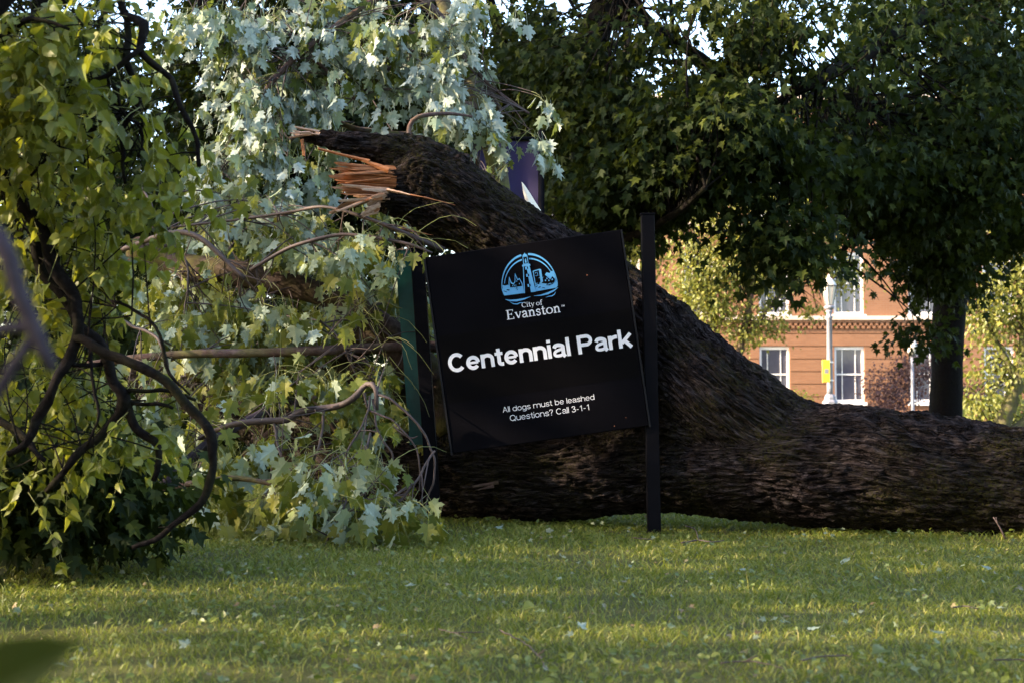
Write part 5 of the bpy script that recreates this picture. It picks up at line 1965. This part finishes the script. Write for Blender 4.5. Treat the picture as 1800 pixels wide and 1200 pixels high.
    for i in range(34):
        x = rr.uniform(-45, 45)
        if -13 < x < 11:
            continue
        y = rr.uniform(-4, 6 if x < 0 else 8)
        a = rr.uniform(-.5, .9)
        L = rr.uniform(1.2, 3.2)
        line([(x - L * math.cos(a), y - L * math.sin(a)), (x, y + .4), (x + L * math.cos(a), y + L * math.sin(a))], 1.1, dk)
    # houses: dark roofs with blue outline
    poly([(-36, 5), (-36, 14), (-33.5, 25), (-31, 15), (-28, 12), (-25, 15), (-22.5, 30), (-19, 18), (-16, 20), (-12, 10), (-12, 4)])
    poly([(-34.5, 5.6), (-34.5, 14), (-33.5, 20), (-32.2, 13), (-28, 9.5), (-24, 14), (-22.5, 25), (-20, 16.5), (-16, 17.5), (-13.2, 9), (-13.2, 5)], dk)
    for x, y in ((-30, 7), (-27, 7.2), (-24.5, 7), (-18, 9), (-22, 14)):
        poly([(x, y), (x + 1.3, y), (x + 1.3, y + 2), (x, y + 2)])
    poly([(21, 8), (29, 20), (38, 9), (38, 5), (34, 3), (23, 5)], dk)
    poly([(36, 8), (42, 15), (46, 9), (44, 4), (38, 4)], dk)
    for x, y in ((28, 8), (31, 11), (34, 7), (40, 8)):
        poly([(x, y), (x + 2, y), (x + 2, y + 2.6), (x, y + 2.6)])
    # tower block
    poly([(9.5, 5), (9, 29), (21, 31), (24, 30), (24.5, 8), (21, 6), (18, 8), (14, 6)])
    poly([(11, 6.5), (10.5, 27.6), (20, 29), (20.2, 8), (17, 7)], dk)
    for x, y in ((12.5, 24), (16, 22), (13, 19), (16, 19.5), (18, 14.5), (15.5, 24.5)):
        poly([(x, y), (x + 1.5, y + .1), (x + 1.5, y + 1.5), (x, y + 1.4)])
    # lighthouse
    poly([(-11.5, -8), (9.5, -8), (4.6, 40), (-6.4, 40)])
    poly([(-10, -8.4), (.8, -8.4), (-.6, 39.5), (-5.6, 39.5)], dk)
    line([(-11.3, -8), (-6.3, 40)], 1.0)
    for y in (33, 20, 2):
        poly([(-3.4, y), (-.8, y), (-.8, y + 5), (-3.4, y + 5)])
        poly([(.2, y + .5), (1.9, y + .5), (1.9, y + 5), (.2, y + 5)], dk)
    poly([(-8.4, 39), (6.6, 39), (6, 42.2), (-7.8, 42.2)])
    poly([(-5.6, 42.4), (3.8, 42.4), (3.4, 57), (-5.2, 57)])
    poly([(-4.3, 43.6), (2.6, 43.6), (2.3, 55.6), (-4.1, 55.6)], dk)
    poly([(-2.2, 45), (.6, 45), (.4, 50), (-.7, 53), (-2, 50)])
    poly([(-5.4, 57.2), (3.6, 57.2), (2.2, 59.6), (-.3, 61), (-.9, 63.4), (-1.5, 61), (-4, 59.6)])
    # waves
    line([(-46, -14), (-38, -17.2), (-26, -18.6), (-12, -17.6), (-1, -15.2)], [.4, 2.6, 3.6, 2.4, .4])
    line([(5, -15), (18, -15.5), (30, -14), (41, -10.6), (49.5, -6)], [.4, 2.2, 3.6, 2.6, .4])
    line([(-38, -20), (-32, -24), (-26, -25), (-21, -23.4), (-14, -24.4)], [.5, 1.4, 1.8, 1.5, .4])
    line([(25, -20.5), (31, -19.4), (36, -19.6), (41, -17.4), (44, -13.5)], [.4, 1.4, 1.8, 1.4, .5])
    part('emblem', e, M['sign_blue'], pan)
    part('emblem_cutout', dk, M['sign_band'], pan)
    # a few small glints painted on the face as orange specks
    b = MB()
    for px, py, s in ((1032, 484, 1.6), (1080, 748, 1.5), (1100, 733, 1.0)):
        x, y = loc(px, py)
        q = np.array([(x - s * k, y), (x, y - s * .6 * k), (x + s * k, y + .2 * s * k), (x, y + s * .7 * k)])
        b.add(to3(q, .0011), [(0, 1, 2, 3)])
    part('painted_glint', b, M['glint_orange'], pan, False, 'stuff')

    # posts
    def post(p0, p1, d0, d1, hw, extra=None):
        a, c = P(p0[0], p0[1], d0), P(p1[0], p1[1], d1)
        a[2] = -.06
        T = nrm(c - a)
        Xx = np.array((1.0, 0, 0))
        Xx = nrm(Xx - T * np.dot(Xx, T))
        Yy = np.cross(T, Xx)
        b = MB()
        v = []
        for q in (a, c):
            for s1, s2 in ((-1, -1), (1, -1), (1, 1), (-1, 1)):
                v.append(q + Xx * hw * s1 + Yy * hw * s2)
        b.add(v, [(0, 3, 2, 1), (4, 5, 6, 7), (0, 1, 5, 4), (1, 2, 6, 5), (2, 3, 7, 6), (3, 0, 4, 7)])
        o = part('post', b, M['post_black'], root)
        m = o.modifiers.new('bevel', 'BEVEL')
        m.width = .004
        m.segments = 2
        b = MB()
        v = []
        for h0 in (.002, .012):
            for s1, s2 in ((-1, -1), (1, -1), (1, 1), (-1, 1)):
                v.append(c + T * h0 + Xx * (hw + .004) * s1 + Yy * (hw + .004) * s2)
        b.add(v, [(0, 3, 2, 1), (4, 5, 6, 7), (0, 1, 5, 4), (1, 2, 6, 5), (2, 3, 7, 6), (3, 0, 4, 7)])
        part('cap', b, M['post_black'], o)
        return a, c, Xx, Yy
    post((1150, 932), (1138, 379), 8.66, 8.66, .0395)
    post((766, 925), (733, 440), 8.95, 8.95, .042)
    # green back panel edge showing beside the left post
    b = MB()
    d0 = 9.03
    q = [P(720, 781, d0), P(748, 781, d0), P(727, 440, d0), P(694, 440, d0)]
    f = [x + np.array((.06, .05, 0)) for x in q]
    b.add(q + f, [(0, 1, 2, 3), (7, 6, 5, 4), (0, 4, 5, 1), (1, 5, 6, 2), (2, 6, 7, 3), (3, 7, 4, 0)])
    part('green_panel', b, M['sign_green'], root)


build_sign()

# ------------------------------------------------------------------ grass, weeds, fallen leaves and twigs
def build_lawn_cover():
    r = np.random.RandomState(77)

    def scatter(n, y0, y1, pw):
        # the lawn seen by the camera, denser near it
        t = r.rand(n)
        y = (y0 ** pw + t * (y1 ** pw - y0 ** pw)) ** (1 / pw)
        x = r.uniform(-1, 1, n) * (y * .40 + .5)
        return x, y
    N = 250000
    x, y = scatter(N, 3.0, 13.5, 1.15)
    z = ground_z(x, y)
    dens = fbm(np.stack([x * 1.1, y * 1.1, x * 0], 1), 3)
    keep = r.rand(N) < np.clip(.8 + dens * 1.3, .25, 1)
    x, y, z = x[keep], y[keep], z[keep]
    n = len(x)
    tall = fbm(np.stack([x * 2.2, y * 2.2, x * 0 + 4], 1), 2)
    h = (.021 + .015 * r.rand(n) + .024 * np.clip(tall, -.2, .6)) * r.uniform(.55, 1.3, n)
    h *= np.where(r.rand(n) < .02, 1.9, 1)
    w = (.0016 + .0013 * r.rand(n)) * np.clip(y / 5, .9, 2.2)
    a = r.uniform(0, 2 * math.pi, n)
    lean = r.normal(size=(n, 2)) * .75
    sx, sy = np.cos(a) * w, np.sin(a) * w
    o = np.stack([x, y, z - .004], 1)
    S1 = np.stack([sx, sy, np.zeros(n)], 1)
    Lh = np.stack([lean[:, 0] * h, lean[:, 1] * h, np.zeros(n)], 1)
    up = np.stack([np.zeros(n), np.zeros(n), h], 1)
    v = np.stack([o - S1, o + S1, o + Lh * .4 + up * .6 - S1 * .8, o + Lh * .4 + up * .6 + S1 * .8, o + Lh * 1.25 + up], 1).reshape(-1, 3)
    b = (np.arange(n) * 5)[:, None]
    q = b + np.array([[0, 1, 3, 2]])
    t = b + np.array([[2, 3, 4]])
    tag(link('grass', mesh_np('grass', v, [q, t], M['grass'])), kind='stuff')
    # broad-leaved weeds low among the blades
    n = 16000
    x, y = scatter(n, 3.1, 11, 1.2)
    patch = fbm(np.stack([x * .9 + 5, y * .9, x * 0], 1), 2)
    k = r.rand(n) < np.clip(.35 + patch * 1.6, .05, 1)
    x, y = x[k], y[k]
    n = len(x)
    pos = np.stack([x, y, ground_z(x, y) + r.uniform(.015, .045, n)], 1)
    yy = nrm(np.stack([r.normal(size=n), r.normal(size=n), r.normal(size=n) * .3 + .2], 1))
    nn = nrm(np.stack([r.normal(size=n) * .5, r.normal(size=n) * .5 - .2, np.ones(n)], 1))
    me = leaves_mesh('lawn_weeds', OVAL, pos, leaf_frames(yy, nn), r.uniform(.012, .034, n), M['weed'], 0)
    tag(link('lawn_weeds', me), kind='stuff')
    # scraps of torn leaf
    n = 1500
    x, y = scatter(n, 3.1, 10.5, 1.3)
    pos = np.stack([x, y, ground_z(x, y) + r.uniform(.02, .05, n)], 1)
    yy = nrm(np.stack([r.normal(size=n), r.normal(size=n), r.normal(size=n) * .35], 1))
    nn = nrm(np.stack([r.normal(size=n) * .5, r.normal(size=n) * .5 - .15, np.ones(n)], 1))
    me = leaves_mesh('leaf_litter', STAR, pos, leaf_frames(yy, nn), r.uniform(.014, .036, n), M['litter'], 0)
    tag(link('leaf_litter', me), kind='stuff')
    # larger leaves lying singly
    spots = [(940, 1075), (1020, 1110), (1300, 1000), (960, 935), (872, 930), (590, 1110), (680, 1085), (1740, 1000), (1380, 1095), (1420, 1110), (1555, 1150), (90, 1000),
             (720, 1040), (1100, 1020), (1650, 1120), (1710, 1160), (330, 1150), (1350, 960), (1480, 985)]
    mesh_a = [mesh_np('fallen_leaf', *(lambda s: (s[0], [s[1]]))(maple_shape(200 + k)), M['litter']) for k in range(3)]
    mesh_b = [mesh_np('fallen_leaf', *(lambda s: (s[0], [s[1]]))(heart_shape(200 + k)), M['heart_leaf']) for k in range(3)]
    for i, (px, py) in enumerate(spots):
        d = FPX * CAM_H / (py - 707 + 10)
        c = P(px, py, d)
        me = mesh_a[i % 3] if i % 5 else mesh_b[i % 3]
        o = bpy.data.objects.new('fallen_leaf', me)
        COL.objects.link(o)
        F = leaf_frames(np.array([(r.normal(), r.normal(), .1)]), np.array([(r.normal() * .4, r.normal() * .3 - .4, 1.0)]))[0]
        if i % 5 and r.rand() < .6:
            F[:, 0] *= -1
            F[:, 2] *= -1
        s = r.uniform(.04, .06) if i % 5 else r.uniform(.06, .08)
        Mx = Matrix((F * s).tolist()).to_4x4()
        Mx.translation = (c[0], d, float(ground_z([c[0]], [d])[0]) + .045)
        o.matrix_world = Mx
        if i % 5:
            tag(o, 'small torn maple leaf lying on the lawn grass', 'leaf', 'maple leaves lying on the lawn')
        else:
            tag(o, 'plain yellow-green heart-shaped leaf lying on the lawn grass', 'leaf', 'heart-shaped leaves lying on the lawn')
    # twigs on the grass
    tws = [
        ([(1198, 948), (1225, 944), (1250, 946), (1275, 944)], [(1228, 944), (1222, 925), (1205, 918)], 3.0, 'dark forked twig lying just right of the right sign post'),
        ([(1112, 941), (1135, 943), (1150, 942)], None, 2.0, 'thin dark twig lying at the foot of the right sign post'),
        ([(880, 1108), (920, 1128), (945, 1150), (962, 1176)], [(945, 1150), (960, 1140)], 3.0, 'curved dark twig at the bottom middle of the lawn'),
        ([(1265, 1162), (1310, 1160), (1345, 1164), (1378, 1172)], [(1310, 1160), (1330, 1150)], 3.0, 'brown twig, left one of the two along the bottom of the lawn'),
        ([(1410, 1158), (1440, 1152), (1480, 1148), (1495, 1150)], None, 3.5, 'dark twig, right one of the two along the bottom of the lawn'),
        ([(1675, 1060), (1695, 1058), (1718, 1062)], None, 2.6, 'short dark twig on the lawn below the right end of the trunk'),
        ([(1750, 1160), (1790, 1158), (1830, 1166)], None, 3.0, 'dark twig in the bottom right corner of the lawn'),
        ([(770, 1105), (800, 1112), (850, 1110)], [(800, 1112), (822, 1122)], 2.2, 'thin grey twig left of the curved twig on the lawn')]
    for main, side, w, lab in tws:
        def ground_pt(px, py, up=.035):
            d = FPX * (CAM_H - up) / (py - 707)
            c = P(px, py, d)
            c[2] += float(ground_z([c[0]], [d])[0])
            return c, d
        c = [ground_pt(*m) for m in main]
        p, q = smooth_path([a for a, d in c], [w * PX(d) * .5 * (1 - .12 * i) for i, (a, d) in enumerate(c)], .015)
        p = p + np.stack([pn(p * 18), pn(p * 18 + 5), pn(p * 18 + 9) * .4], 1) * .012
        t = thing('twig', tuple(c[0][0]), lab, 'twig', 'twigs lying on the lawn')
        b = MB()
        b.tube(p, q, 6)
        part('stem', b, M['twig'], t, True)
        if side:
            c2 = [ground_pt(*m, .035 + .02 * k) for k, m in enumerate(side)]
            p, q = smooth_path([a for a, d in c2], [w * PX(d) * .35 for a, d in c2], .015)
            b = MB()
            b.tube(p, q, 5)
            part('fork', b, M['twig'], t, True)
    # a twig standing out of the grass against the trunk
    t = thing('twig', tuple(P(1766, 945, 8.0)), 'bare upright twig standing in the grass before the right end of the trunk', 'twig', 'twigs lying on the lawn')
    p, q = pix_path([(1768, 948, 7.95, 1.8), (1757, 925, 7.95, 1.6), (1746, 908, 7.97, 1.1)], .02)
    b = MB()
    b.tube(p, q, 6)
    part('stem', b, M['twig'], t, True)
    p, q = pix_path([(1755, 921, 7.95, 1.2), (1752, 914, 7.95, 1.0), (1751, 908, 7.95, .8)], .02)
    b = MB()
    b.tube(p, q, 5)
    part('fork', b, M['twig'], t, True)


build_lawn_cover()
